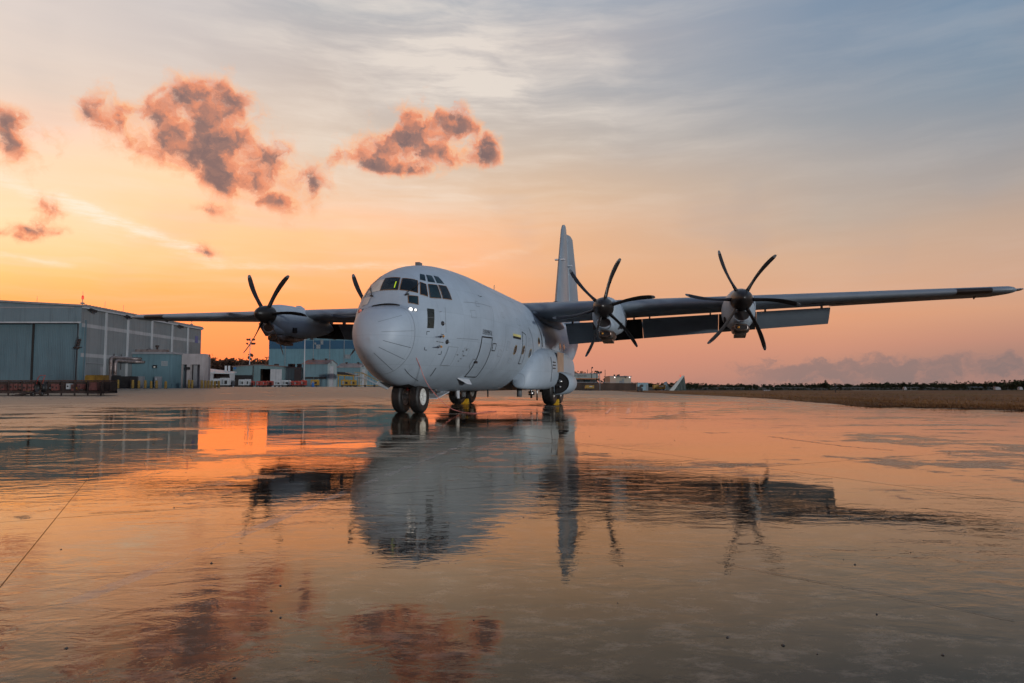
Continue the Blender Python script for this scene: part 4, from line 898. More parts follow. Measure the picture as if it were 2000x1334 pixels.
for u, Y in ((166, HY0+.4), (369, HY1-3)):
    p = Vector((HX-.2, Y, ez)); mb = MB(); mb.tube([p, p+Vector((0,0,.9))], .04, 6); mb.box(p.x-.16, p.x+.16, p.y-.16, p.y+.16, .25+p.z, .42+p.z); b_ = mb.build('beacon_post', M_GREYD, hang)
    mb = MB(); mb.lathe([(0,.13),(.35,.13),(.45,.08),(.47,0)], p+Vector((0,0,.8)), (0,0,1), 12); mb.build('beacon', M_REDL, b_, True)
    mb = MB(); mb.tube([p+Vector((0,0,1.2)), p+Vector((0,0,1.75))], .02, 5); mb.build('rod', M_GREYD, b_)
for u in (74, 210, 246, 318):
    x = HX-6 if u == 74 else HX-.6; Y = HY0+1 if u == 74 else -HX*FPX/(1000-u); mb = MB(); mb.tube([(x,Y,ez),(x,Y,ez+1.2)], .02, 5); mb.build('lightning_rod', M_GREYD, hang)
mb = MB(); Yc = HY0-.3                                              # standpipe with valves on the corner
mb.tube([(HX-.25,Yc,g0),(HX-.25,Yc,4.9),(HX-.1,Yc,5.2),(HX-.1,Yc,6.6)], .035, 8); mb.tube([(HX-.6,Yc,5.35),(HX+.45,Yc-.1,5.35)], .05, 8)
for k in range(4): mb.box(HX-.22+.06*k, HX+.06+.06*k, Yc-.2, Yc+.05, 5.2+.3*k, 5.45+.3*k)
mb.build('valve_cluster', M_RUSTD, hang, True)
mb = MB(); mb.box(HX+.02, HX+.04, HY0+4.0, HY0+5.1, g0, 3.2); mb.build('side_door', M_GREYD, hang)
mb = MB(); mb.tube([(HX+.1,HY0+.9,g0),(HX+.1,HY0+.9,3.6),(HX+.1,HY0+5.6,3.6),(HX+.1,HY0+5.6,g0)], .05, 6); mb.build('conduit', M_GREYD, hang, True)
mb = MB(); mb.box(HX+.03, HX+.07, HY1-2.2, HY1-1.2, at(383,665,HY1).z-.5, at(383,665,HY1).z+.6); mb.build('bay_sign', mat('sign_blue', (.06,.08,.22), .5), hang)
# ---- teal annex with the big pipes
AY = 91.0; ag = gz(-48, AY) - .08; az1 = at(300, 690, AY).z; axr = at(337, 700, AY).x
ann = thing('annex_building', 'low teal clad annex against the hangar side, louvre and lamp on its front', 'building', (0,0,0))
mb = MB(); mb.box(HX+.04, axr, AY, AY+9, ag, az1-.1); mb.build('wall', M_TEAL, ann)
mb = MB(); mb.box(HX+.04, axr+.15, AY-.25, AY+9.2, az1-.1, az1+.16); mb.build('roof', M_GREYD, ann)
mb = MB(); mb.box(HX-.0+.06, at(325,687,AY).x, AY+.6, AY+.7, az1+.16, az1+.55); mb.build('roof_rail', M_PIPE, ann)
vx = at(307, 680, AY+1).x; mb = MB(); mb.tube([(vx,AY+1,az1),(vx,AY+1,at(307,676,AY).z)], .14, 10); mb.lathe([(0,.24),(.25,.24),(.27,0)], (vx,AY+1,at(307,676,AY).z-.1), (0,0,1), 12); mb.build('vent_stack', M_RUSTD, ann, True)
lp = at(303.5, 716, AY); mb = MB(); mb.box(lp.x-.23, lp.x+.23, AY-.25, AY-.002, lp.z-.2, lp.z+.2); l_ = mb.build('wall_lamp', M_BLACK, ann); mb = MB(); mb.box(lp.x-.1, lp.x+.12, AY-.262, AY-.252, lp.z-.14, lp.z+.02); mb.build('lens', M_SHADE, l_)
for k in range(5):
    p = at(321.5, 706+2.0*k, AY); mb = MB(); mb.box(p.x-.42, p.x+.42, AY-.07, AY-.002, p.z-.035, p.z+.03, rot=Matrix.Rotation(.4, 3, 'X')); mb.build('louvre_slat', M_TRIM, ann)
for u0, u1, v0, name in ((263,279,735,'electrical_cabinet'),(302,313,735.5,'electrical_cabinet')):
    a, b = at(u0, v0, AY-.8), at(u1, v0, AY-.8); mb = MB(); mb.box(a.x, b.x, AY-.8, AY-.3, ag, a.z); o = mb.build(name, M_GREYD)
    tag(o, 'grey electrical cabinet against the teal annex, ' + ('wider one beside the dark skip' if u0 == 263 else 'narrower one below the louvre'), 'cabinet', 'cabinets by the annex'); m2 = MB(); m2.box((a.x+b.x)/2-.01, (a.x+b.x)/2+.01, AY-.812, AY-.802, ag+.15, a.z-.1); m2.build('door_joint', M_DARK, o)
    m2 = MB(); m2.box(a.x+.1, a.x+.35, AY-.815, AY-.802, a.z-.45, a.z-.2); m2.build('warning_plate', M_TRIM, o)
pp = thing('pipework', 'two lagged pipes running from the hangar wall into the teal annex', 'pipes', (0,0,0))
pz = [4.45, 4.05]
for k in (0, 1):
    Y = 85.7 + .25*k; X = HX + .32 + .42*k; mb = MB(); mb.tube([(X,Y,ag+.2),(X,Y,pz[k]-.4),(X,Y+.12,pz[k]-.1),(X,Y+.4,pz[k]),(X,AY-1.2,pz[k]),(X+.15,AY-.8,pz[k]),(X+.5,AY-.65,pz[k]),(X+.8,AY-.5,pz[k]),(X+.85,AY+.1,pz[k])], .20, 12); mb.build('pipe', M_PIPE, pp, True)
for Y in (86.6, 88.2, 89.6):
    mb = MB(); mb.tube([(HX+.15,Y,pz[1]-1.1),(HX+.15,Y,pz[0]+.5)], .04, 6); mb.build('pipe_hanger', M_RUSTD, pp)
mb = MB(); mb.box(HX+.25, at(262,740,86.5).x, 85.6, 87.4, ag, at(240,735,86).z); mb.box(HX+.3, HX+1.0, 85.7, 86.8, at(240,735,86).z, at(240,733,86).z)
tag(mb.build('waste_skip', M_BLACK), 'black waste skip in front of the hangar below the lagged pipes', 'skip')
# ---- beige block with two door bays
bY = 93.5; bx0, bx1 = axr+.02, at(398, 720, bY).x; bz = at(360, 691, bY).z; bgz = gz(-43, bY)-.05
bb = thing('beige_block', 'plain beige block with two recessed door bays beside the teal annex', 'building', (0,0,0))
bays = [(at(344,715,bY).x, at(365,715,bY).x), (at(371.5,715,bY).x, at(390.5,715,bY).x)]; dzt = at(355, 712, bY).z
mb = MB(); mb.box(bx0, bx1, bY, bY+.6, dzt, bz); mb.box(bx0, bays[0][0], bY, bY+.6, bgz, dzt); mb.box(bays[0][1], bays[1][0], bY, bY+.6, bgz, dzt); mb.box(bays[1][1], bx1, bY, bY+.6, bgz, dzt); mb.box(bx0, bx1-.4, bY+1.4, bY+1.9, bgz, bz-.01); mb.box(bx0, bx1-3.2, bY+1.9, bY+9, bgz, bz-.012); mb.box(bx1-.4, bx1-.002, bY+.6, bY+1.4, bgz, bz-.01); mb.box(bx0, bx1-.4, bY+.6, bY+1.4, dzt+.2, bz-.01); mb.build('wall', M_BEIGE, bb)
for k, (a, b) in enumerate(bays):
    mb = MB(); mb.box(a+.02, b-(b-a)*.30, bY+.9, bY+1.0, bgz, dzt+.1); mb.build('bay_door', M_GREYD, bb)
    mb = MB(); mb.box(b-(b-a)*.30, b-(b-a)*.25, bY+.95, bY+1.0, bgz, dzt+.1); mb.build('door_gap', M_DARK, bb)
p = at(368.5, 719.5, bY); mb = MB(); mb.box(p.x-.2, p.x+.22, bY-.3, bY-.002, p.z-.18, p.z+.18); mb.build('wall_lamp', M_BLACK, bb)
# ---- bollards
bp = [(230,741.6,758.5),(259,742,758.5),(271,743,757.5),(283.5,742.5,757.5),(295,744,757),(305.5,743,757.5),(323.4,744.5,757.2),(369,741.5,756.3),(375,742,756.3),(394,742.5,756),(401,743,756),(407,743,756),(413,743.5,756.5),(419.5,744,756.5),(427,743.5,756.5)]
ordn = 'first second third fourth fifth sixth seventh eighth ninth tenth eleventh twelfth thirteenth fourteenth fifteenth'.split()
for k, (u, v0, v1) in enumerate(bp):
    Y = 84.0 if k < 7 else 88; q = at(u, v1, Y); g = gz(q.x, Y); hgt = at(u, v0, Y).z - g; mb = MB(); mb.lathe([(-.1,.15),(hgt-.08,.15),(hgt,.08),(hgt+.01,0)], (0,0,0), (0,0,1), 12)
    lab = f'{ordn[k]} yellow bollard counted from the left, ' + ('along the hangar side' if k < 7 else 'in front of the beige block' if k < 9 else 'right of the beige block')
    o = thing('bollard', lab, 'bollard', (q.x, Y, g), 0, 'yellow bollards'); mb.build('post', M_BOLL, o, True)
    mb = MB(); mb.lathe([(0,.24),(.05,.22),(.05,0)], (0,0,-.02), (0,0,1), 10); mb.build('base_collar', M_RUSTD, o)
# ---- rusty rack trailer in front of the hangar doors
RY = 53.0; rg = gz(-35, RY); rL, rR = -44.0, at(206, 760, RY).x; rt = at(100, 742.5, RY).z
rk = thing('equipment_rack', 'long low rusty rack loaded with faded red boxes before the hangar doors', 'rack', (0,0,0))
mb = MB(); mb.box(rL, rR, RY-.1, RY+1.6, rg+.18, rg+.34); mb.build('floor_frame', M_RUSTD, rk)
mb = MB(); mb.box(rL, rR, RY+.55, RY+1.58, rg+.30, rt-.10); mb.build('back_panel', M_RUSTD, rk)
mb = MB(); mb.box(rL, rR, RY-.12, RY-.02, rt-.08, rt); mb.box(rL, rR, RY+1.5, RY+1.6, rt-.08, rt+.01); mb.build('top_rail', M_RUST, rk)
for x in np.arange(rL+.1, rR, 1.02): 
    mb = MB(); mb.box(x-.035, x+.035, RY-.13, RY-.03, rg-.02, rt-.08); mb.build('upright', M_RUSTD, rk)
for k in range(6):
    x = rR - .06 - k*.09; mb = MB(); mb.tube([(x,RY-.15,rg+.05),(x+rng.uniform(-.04,.04),RY-.16,rt-.1)], .018, 5); mb.build('hanging_bar', M_RUST if k % 2 else M_RUSTD, rk)
xs = [4,21,30,39,47,57,66,82,103,110,132,142,155]
for k, u in enumerate(xs):
    a = at(u, 756, RY-.02); w = rng.uniform(.24,.32); h = rng.uniform(.40,.52); z = a.z - h/2 + rng.uniform(-.05,.06); m_ = M_WHTC if u in (132,) else M_PINK
    mb = MB(); mb.box(a.x-w/2, a.x+w/2, RY-.02, RY+.5, z, z+h); o = mb.build('box', m_, rk); mb = MB(); mb.lathe([(0,0),(-.012,.075)], (a.x, RY-.032, z+h*.5), (0,-1,0), 10); mb.build('port', M_BLACK, o)
mb = MB(); a = at(181,758,RY); mb.box(a.x-.33, a.x+.33, RY-.03, RY+.6, rg+.42, rg+1.02); mb.build('large_box', M_PINK, rk)
for k in range(14):
    a = at(rng.uniform(5,195), rng.uniform(753,768), RY+.4); s_ = rng.uniform(.06,.2); mb = MB(); mb.box(a.x-s_, a.x+s_, RY+.2, RY+.2+s_*2, a.z-s_*.5, a.z+s_*.5, rot=Matrix.Rotation(rng.uniform(-.5,.5), 3, 'Y')); mb.build('loose_part', [M_RUST, M_GRYC, M_YELL, M_RUSTD][k % 4], rk)
hr = thing('hose_reel_cart', 'dark hose reel cart with red hoop handle standing by the rusty rack', 'cart', (0,0,0)); c_ = at(80, 757, RY-.6)
mb = MB(); mb.lathe([(-.2,.5),(-.16,.5),(-.15,.28),(.15,.28),(.16,.5),(.2,.5)], (c_.x, RY-.6, rg+.62), (.5,.85,0), 20); mb.build('reel', M_BLACK, hr, True)
mb = MB(); mb.tube([(c_.x-.35,RY-.6,rg+.9),(c_.x-.25,RY-.6,rt+.18),(c_.x-.1,RY-.6,rt+.36),(c_.x+.3,RY-.6,rt+.36),(c_.x+.2,RY-.6,rt+.15),(c_.x+.1,RY-.6,rg+.9)], .025, 6); mb.build('handle', M_REDC, hr, True)
mb = MB(); mb.box(c_.x-.5, c_.x+.4, RY-.9, RY-.35, rg+.12, rg+.25); mb.build('frame', M_RUSTD, hr)
for k in (-.4,.3):
    mb = MB(); mb.lathe([(-.05,0),(-.05,.16),(.05,.16),(.05,0)], (c_.x+k, RY-.95, rg+.15), (0,1,0), 12); mb.build('wheel', M_RUB, hr, True)
mb = MB(); a, b = at(14, 770, RY-2), at(32, 774, RY-2); P_ = []
for k in range(5): mb.tube([(at(34+k*6,772,RY-2).x + .3*math.cos(t)*(1.1-k*.1), RY-2 + .35*math.sin(t), rg+.05+.05*k) for t in np.linspace(0, 6.28, 14)], .04, 6)
tag(mb.build('coiled_hose', M_RUSTD, smooth=True), 'dark coiled hose lying on the ground before the rusty rack', 'hose')
yb = thing('generator', 'yellow generator box standing behind the right end of the rusty rack', 'generator', (0,0,0)); a, b = at(165.5,738,60), at(199.5,742,60)
mb = MB(); mb.prism([(a.x,60,gz(a.x,60)+.4),(b.x,60,gz(a.x,60)+.4),(b.x,60,at(190,732.5,60).z),(a.x+.12,60,at(190,732.5,60).z),(a.x,60,at(190,732.5,60).z-.12)], (0,1.0,0)); mb.build('body', M_YELL, yb)
mb = MB(); mb.box(a.x+.1, b.x-.1, 60.1, 60.9, gz(a.x,60)+.12, gz(a.x,60)+.4); mb.build('chassis', M_RUSTD, yb); mb = MB(); mb.box(b.x-.62, b.x-.60, 59.985, 59.998, gz(a.x,60)+.5, at(190,733,60).z); mb.build('door_joint', M_DARK, yb)
for k in (.3, 1.2):
    mb = MB(); mb.lathe([(-.08,0),(-.08,.2),(.08,.2),(.08,0)], (a.x+k, 59.97, gz(a.x,60)+.2), (0,1,0), 12); mb.build('wheel', M_RUB, yb, True)
# ---- far hangar with the blue stripe
FY = 270.0; fg = gz(-80, FY); fx0, fx1 = at(525, 700, FY).x, at(790, 700, FY).x; ft = at(600, 656.5, FY).z
fh = thing('striped_hangar', 'huge pale teal hangar with a broad dark blue stripe behind the nose', 'hangar', (0,0,0))
M_FAR = corrugated('far_cladding', (.082,.175,.21), 1.1, 0, .6, .35); M_BLUE = corrugated('blue_stripe_cladding', (.010,.062,.115), 1.1, 0, .5, .3, .15)
zs = [at(600, v, FY).z for v in (681.5, 665)]
mb = MB(); mb.box(fx0, fx1, FY, FY+60, fg-.3, ft); mb.build('wall', M_FAR, fh); mb = MB(); mb.box(fx0-.02, fx1, FY-.08, FY-.004, zs[0], zs[1]); mb.build('stripe', M_BLUE, fh)
mb = MB(); mb.box(fx0-.4, fx1, FY-.4, FY+60, ft, ft+.5); mb.build('roof_edge', M_TRIM, fh)
for u in (557, 612, 644, 672): x = at(u, 700, FY).x; mb = MB(); mb.box(x-.12, x+.12, FY-.14, FY-.09, fg, ft); mb.build('panel_joint', M_GRYC, fh)
for u, v in ((610,661),(655,661),(593,660)): p = at(u, v, FY); mb = MB(); mb.box(p.x-.3, p.x+.3, FY-.9, FY-.1, p.z-.5, p.z+.5); mb.build('flood_lamp', M_BLACK, fh)
for u, v, w, h in ((629,668,1,2),(622,677,1.6,1.6),(679.5,696.5,2.2,1.6),(616,671,.6,.8)): p = at(u, v, FY); mb = MB(); mb.box(p.x-w/2, p.x+w/2, FY-.3, FY-.1, p.z-h/2, p.z+h/2); mb.build('wall_vent', M_GRYC, fh)
# ---- low workshop with an open door
LY = 185.0; lg = gz(-70, LY)-.2; P_ = lambda u, v, Y=LY: at(u, v, Y)
ws = thing('workshop', 'low pale teal workshop with one wide black open doorway', 'building', (0,0,0))
x0, xm, x1 = P_(455,720).x, P_(494,720).x, P_(589,720).x; zl, zp, zr = P_(455,716.5).z, P_(507,712.8).z, P_(589,719.5).z; xp = P_(507,713).x
dA, dB = P_(508,720).x, P_(528,720).x; dT = P_(518,720.5).z
mb = MB(); mb.prism([(x0,LY,lg),(dA,LY,lg),(dA,LY,dT),(dB,LY,dT),(dB,LY,lg),(x1,LY,lg),(x1,LY,zr),(xp,LY,zp),(x0,LY,zl)], (0,.4,0)); mb.build('front_wall', corrugated('workshop_cladding', (.10,.165,.175), .8, 0, .6, .3), ws)
mb = MB(); mb.prism([(x0-.2,LY-.25,zl),(xp,LY-.25,zp),(x1+.2,LY-.25,zr),(x1+.2,LY-.25,zr+.22),(xp,LY-.25,zp+.22),(x0-.2,LY-.25,zl+.22)], (0,24,0)); mb.build('roof', mat('rusty_roof', (.13,.09,.08), .7, var=.3, scale=.4, col2=(.16,.06,.04)), ws)
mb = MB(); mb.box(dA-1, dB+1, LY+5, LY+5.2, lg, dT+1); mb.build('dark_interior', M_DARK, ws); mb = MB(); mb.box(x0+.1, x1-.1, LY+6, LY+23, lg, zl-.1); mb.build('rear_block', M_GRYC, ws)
a, b = P_(529,722).x, P_(551,722).x; mb = MB(); mb.box(a, b, LY-.3, LY-.1, lg, dT-.1); mb.build('sliding_door', M_TRIM, ws); mb = MB(); mb.box((a+b)/2-.05, (a+b)/2+.05, LY-.34, LY-.31, lg, dT-.1); mb.build('door_joint', M_GRYC, ws)
for u in (531.5, 559, 564, 577): p = P_(u, 712); mb = MB(); mb.box(p.x-.5, p.x+.5, LY+3, LY+4, zr, P_(u,710.5,LY+3).z); mb.build('roof_vent', M_RUSTD, ws)
mb = MB(); mb.tube([(P_(495.5,716).x,LY-.2,lg),(P_(495.5,716).x,LY-.2,zp-.2)], .09, 6); mb.build('downpipe', M_RUSTD, ws); mb = MB(); q = P_(459,719); mb.box(q.x-.3, q.x+.3, LY-.1, LY-.02, q.z-.3, q.z+.25); mb.build('bay_sign', M_BLUC, ws)
mb = MB(); mb.box(P_(575.5,725).x, P_(588.5,725).x, LY-.2, LY-.05, lg, P_(580,719.8).z-.15); mb.build('brown_bay', mat('brown_cladding', (.10,.085,.075), .7, var=.15, scale=.5), ws)
# ---- open-sided shed with a pale sloping roof
SY = 165.0; sg = gz(-70, SY); P_ = lambda u, v, Y=SY: at(u, v, Y)
sh = thing('open_shed', 'open-fronted shed with a wide pale sloping roof left of the workshop', 'shed', (0,0,0))
A_, B_, C_, D_ = P_(380,716,SY+14), P_(455.5,722,SY+14), P_(455.5,728.6), P_(380,725.5)
mb = MB(); mb.prism([A_, (B_.x+1, B_.y, B_.z-.6), (C_.x, SY, C_.z), (P_(415,727.8).x, SY, P_(415,727.4).z), D_], (0,0,-.25)); mb.build('roof', mat('pale_roof', (.36,.40,.41), .45, var=.08, scale=.3), sh)
for u in (412.5, 454): mb = MB(); x = P_(u,730).x; mb.prism([(x-.35,SY+.3,sg),(x+.15,SY+.3,sg),(x+.3,SY+.3,P_(u,729).z),(x-.9,SY+.3,P_(u,728.5).z)], (0,.5,0)); mb.build('post', M_TRIM, sh)
mb = MB(); mb.box(P_(380,740).x, P_(455,740).x, SY+12, SY+12.3, sg, P_(455,731).z); mb.build('back_wall', M_BLACK, sh)
for u in (441, 447.5): mb = MB(); p = P_(u, 716, SY+13); mb.tube([(p.x,SY+13,p.z-1.2),(p.x,SY+13,p.z+.2)], .3, 8); mb.build('roof_cowl', M_WHTC, sh)
# ---- gabled sheds
def gabled(name, lab, u0, u1, u2, v_e, v_r, v_b, Y, roofm, vents, doorm=True):
    # long wall u0..u1 facing us, gable end u1..u2 turned to the right
    g = gz(at(u1, v_b, Y).x, Y)-.2; a, b = at(u0, v_e, Y), at(u1, v_e, Y); D_ = 10.0; c = at(u2, v_e, Y+3).x; t = thing(name, lab, 'shed', (0,0,0)); ze = a.z; zr = at(u1, v_r, Y+2).z
    pk = ((b.x+c)/2, Y+1.5)
    mb = MB(); mb.add([(a.x,Y,g),(b.x,Y,g),(b.x,Y,ze),(a.x,Y,ze)], [(0,1,2,3)]); mb.build('side_wall', M_TEAL, t, fix=False)
    mb = MB(); mb.prism([(b.x,Y,g),(c,Y+3,g),(c,Y+3,ze),(pk[0],pk[1],zr),(b.x,Y,ze)], (-.15,.15,0)); mb.build('gable_wall', M_TRIM if False else corrugated('gable_cladding', (.20,.235,.235), .5, 0, .6, .3), t)
    ov = .3; mb = MB(); L_ = a.x - .4 + 1.5; mb.prism([(a.x-ov,Y-.25,ze-.05),(b.x+.1,Y-.25,ze-.05),(pk[0]+.12,pk[1],zr+.05),(pk[0]-(b.x-a.x),pk[1],zr+.05)], (0,.02,.16)); mb.build('roof', roofm, t)
    mb = MB(); mb.prism([(pk[0]+.1,pk[1],zr+.05),(c+.2,Y+3.2,ze-.05),(c-(b.x-a.x),Y+3.2,ze-.05),(pk[0]-(b.x-a.x),pk[1],zr+.05)], (0,.02,.16)); mb.build('roof', roofm, t)
    for u in vents:
        p = at(u, v_r, Y+1.5); mb = MB(); mb.tube([(p.x,Y+1.5,zr),(p.x,Y+1.5,zr+.35)], .22, 8); mb.lathe([(.3,.38),(.5,.38),(.55,0)], (p.x,Y+1.5,zr), (0,0,1), 10); mb.build('roof_ventilator', M_RUSTD, t, True)
    q = at((u1+u2)/2, v_e, Y); mb = MB(); mb.box(b.x+.35, c-.25, Y+.6, Y+.75, g, ze-.55, rot=Matrix.Rotation(math.atan2(3, c-b.x)*.0, 3, 'Z')); mb.build('gable_door', M_TRIM, t)
    mb = MB(); mb.box(pk[0]-.22, pk[0]+.22, pk[1]-1.05, pk[1]-.9, ze+.15, ze+.75); mb.build('gable_louvre', M_GRYC, t)
    return t, a, b, g
M_RROOF = mat('rusty_shed_roof', (.12,.085,.08), .7, var=.35, scale=.5, col2=(.20,.065,.04)); M_PROOF = mat('patched_shed_roof', (.20,.17,.16), .7, var=.35, scale=.5, col2=(.15,.05,.035))
t, a, b, g = gabled('gabled_shed', 'tall gabled shed with dark rusty roof and two round roof ventilators', 592, 640, 658, 711, 704.3, 750, 176, M_RROOF, (612, 637))
for (u0, u1) in ((593.5,612),(614,637)): p, q = at(u0, 737, 175.8), at(u1, 740, 175.8); mb = MB(); mb.box(p.x, q.x, 175.75, 175.98, q.z, p.z+.1); mb.build('window_strip', M_BLACK, t)
gabled('patched_shed', 'farther gabled shed with pale patched rusty roof right of the tall shed', 659, 704, 718, 717.5, 711, 750, 200, M_PROOF, (677, 700))
cn = thing('canopy', 'flat dark canopy edged in yellow beside the gabled shed', 'canopy', (0,0,0)); a, b = at(658.5,732.5,168), at(692,734,168); cg = gz(-40,168)
mb = MB(); mb.prism([(a.x,168,a.z),(b.x,168,b.z-.1),(b.x,168,b.z+.15),(at(673,727,168).x,168,at(673,727,168).z),(a.x,168,at(659,726,168).z)], (0,5,0)); mb.build('roof', M_BLACK, cn)
mb = MB(); mb.prism([(a.x,167.9,a.z-.1),(b.x,167.9,b.z-.2),(b.x,167.9,b.z+.05),(a.x,167.9,a.z+.15)], (0,.06,0)); mb.build('edge_beam', M_YELL, cn)
for u in (660, 672, 690): mb = MB(); x = at(u,740,168).x; mb.box(x-.1, x+.1, 168.3, 168.5, cg, a.z); mb.build('post', M_YELL, cn)
# ---- masts and poles
def mast(name, lab, u, v0, v1, Y, m_, r, heads):
    p = at(u, v1, Y); z1 = at(u, v0, Y).z; g = min(p.z, gz(p.x, Y)); t = thing(name, lab, 'mast', (p.x, Y, g)); mb = MB(); mb.tube([(0,0,0),(0,0,z1-g)], [r, r*.6], 8); mb.build('pole', m_, t, True)
    for i, (du, dv) in enumerate(heads):
        k = Y/FPX; c = Vector((du*k, -.2, z1-g-dv*k)); mb = MB(); mb.box(c.x-.24, c.x+.24, -.3, .1, c.z-.2, c.z+.2, rot=Matrix.Rotation(-.4, 3, 'X')); mb.build('lamp_head', M_BLACK, t)
    for dv in sorted(set(h[1] for h in heads)):
        k = Y/FPX; ws_ = [h[0] for h in heads if h[1] == dv]; mb = MB(); mb.box(min(ws_)*k-.1, max(ws_)*k+.1, -.08, .08, z1-g-dv*k-.4, z1-g-dv*k-.28); mb.build('crossarm', M_GREYD, t)
    return t
mast('floodlight_mast', 'tall floodlight mast with rows of lamps against the orange sky', 486.5, 660, 752, 215, M_TRIM, .2, [(-5.5,3),(-1.5,3),(5,3),(8,3),(-5.5,11),(4,11),(7,11),(9,11)])
mast('apron_pole', 'slim pale pole standing in front of the striped hangar', 594, 659, 742, 150, M_TRIM, .17, [(-2,1),(3,1)])
# ---- ground support carts in a row
def cart(kind, u0, u1, vt, vb, Y, m_, lab, extra=None):
    a, b = at(u0, vt, Y), at(u1, vb, Y); g = gz(a.x, Y); h = a.z - g; w = b.x - a.x; t = thing(kind, lab, 'ground cart', (a.x, Y, g), 0, 'ground support carts')
    mb = MB(); mb.prism([(0,0,.38),(w,0,.38),(w,0,h*.92),(w*.9,0,h),(w*.08,0,h),(0,0,h*.9)], (0,1.3,0)); bd = mb.build('body', m_, t)
    mb = MB(); mb.box(.03, w-.03, .1, 1.2, .24, .38); mb.build('chassis', M_RUSTD, t)
    for k in (.18, .82):
        mb = MB(); mb.lathe([(-.07,0),(-.07,.2),(.07,.2),(.07,0)], (w*k, .0, .2), (0,1,0), 12); mb.build('wheel', M_RUB, t, True)
    mb = MB(); mb.box(w*.18, w*.42, -.02, -.004, .55, h*.82); mb.build('panel', M_GRYC if m_ is not M_GRYC else M_BLACK, bd)
    mb = MB(); mb.box(w*.55, w*.85, -.02, -.004, .6, h*.72); mb.build('panel', M_BLACK if m_ in (M_WHTC, M_YELL) else M_RUSTD, bd)
    mb = MB(); mb.tube([(w,.6,.35),(w+.5,.6,.25)], .03, 6); mb.build('tow_bar', M_RUSTD, t)
    return t
CY = 140
carts = [('service_cart',409,427,739.5,753,M_WHTC,'white service cart nearest the yellow bollards'),('service_cart',429,446,738,753,M_WHTC,'tall white service cart, second in the row'),('service_cart',446.5,454,742,753,M_GRYC,'small grey cart between white carts'),
 ('service_cart',466,476,741,753,M_WHTC,'white cart with dark panel before the workshop end wall'),('service_cart',477,486,740.5,753,M_WHTC,'white cart just left of the red carts'),('fire_cart',487,494,744,753,M_REDC,'small red and white extinguisher cart'),
 ('fire_cart',500.5,509,744.5,752,M_REDC,'red cart at the left jamb of the open doorway'),('fire_cart',511,520.5,744,752.5,M_REDC,'red cart in the middle of the open doorway'),('fire_cart',522,530.5,744,752,M_REDC,'red cart at the right jamb of the open doorway'),
 ('service_cart',535,547.5,743.5,753,M_WHTC,'cream cart right of the doorway'),('service_cart',549.5,564.5,742.5,753,M_WHTC,'white cart with two dark doors, right of the doorway'),('fire_cart',565.5,572,744,752.5,M_REDC,'dark red cart right of the white two-door cart'),
 ('fire_cart',573.5,583,744,752.5,M_REDC,'dark red cart left of the slim pale pole'),('fire_cart',587,596,742.5,753,M_REDC,'taller red cart at the foot of the slim pale pole'),('ground_power_unit',607,620.5,741.5,753.5,M_YELL,'yellow power unit before the tall gabled shed'),
 ('ground_power_unit',666,681,741.5,752.5,M_YELL,'yellow power unit under the dark canopy'),('ground_power_unit',683,694,742,752.5,M_YELL,'yellow framed unit right of the canopy')]
for k, (n_, u0, u1, vt, vb, m_, lab) in enumerate(carts): cart(n_, u0, u1, vt, vb, CY + (k % 3)*2.5, m_, lab)
dr = at(611, 749, 138); mb = MB(); mb.lathe([(0,.26),(.02,.29),(.3,.28),(.32,.29),(.6,.28),(.62,.29),(.88,.27),(.88,0)], (0,0,0), (0,0,1), 14); o = mb.build('oil_drum', M_BLUC, None, True, (dr.x, 138, gz(dr.x,138))); tag(o, 'small blue drum before the yellow power unit', 'drum')
# stairs truck
sg_ = gz(-38, 150); st_ = thing('boarding_stairs', 'mobile boarding stairs with yellow handrails left of the nose', 'stairs', (0,0,0)); a, b = at(706,735.5,150), at(742,752,150)
mb = MB(); n = 9
for k in range(n): x = a.x + (b.x-a.x)*k/n; z = a.z + (sg_+.25-a.z)*k/n; m2 = MB(); m2.box(x, x+(b.x-a.x)/n, 149.4, 150.6, z-.06, z); m2.build('step', M_TRIM, st_)
for y_ in (149.35, 150.65):
    m2 = MB(); m2.tube([(a.x-1.2,y_,a.z),(a.x,y_,a.z),(b.x,y_,sg_+.25)], .07, 6); m2.build('stringer', M_TRIM, st_); m2 = MB(); m2.tube([(a.x-1.4,y_,a.z+.9),(a.x,y_,a.z+.9),(b.x,y_,sg_+1.1),(b.x,y_,sg_+.2)], .05, 6); m2.build('handrail', M_YELL, st_)
    for k in range(7):
        x = a.x-1.2 + (b.x-a.x+1.2)*k/7; zz = a.z if x < a.x else a.z + (sg_+.25-a.z)*(x-a.x)/(b.x-a.x)
        m2 = MB(); m2.tube([(x,y_,sg_+.3),(x,y_,zz+.9)], .032, 5); m2.build('baluster', M_TRIM, st_)
mb = MB(); mb.box(a.x-2, b.x-.3, 149.2, 150.8, sg_+.18, sg_+.36); mb.build('chassis', M_YELL, st_)
for k in (.1,.5,.9): mb = MB(); mb.lathe([(-.08,0),(-.08,.25),(.08,.25),(.08,0)], (a.x-1.5+(b.x-a.x+1)*k,149.15,sg_+.22), (0,1,0), 12); mb.build('wheel', M_RUB, st_, True)
wp = thing('work_platform', 'yellow tubular work platform beside the boarding stairs', 'platform', (0,0,0)); a, b = at(700,737,155), at(712,753,155)
for x in (a.x, b.x):
    for y_ in (155, 156.4): mb = MB(); mb.tube([(x,y_,sg_),(x,y_,at(700,730,155).z)], .06, 6); mb.build('leg', M_YELL, wp)
mb = MB(); mb.box(a.x-.1, b.x+.1, 154.9, 156.5, at(700,738,155).z-.1, at(700,738,155).z); mb.build('deck', M_RUST, wp)
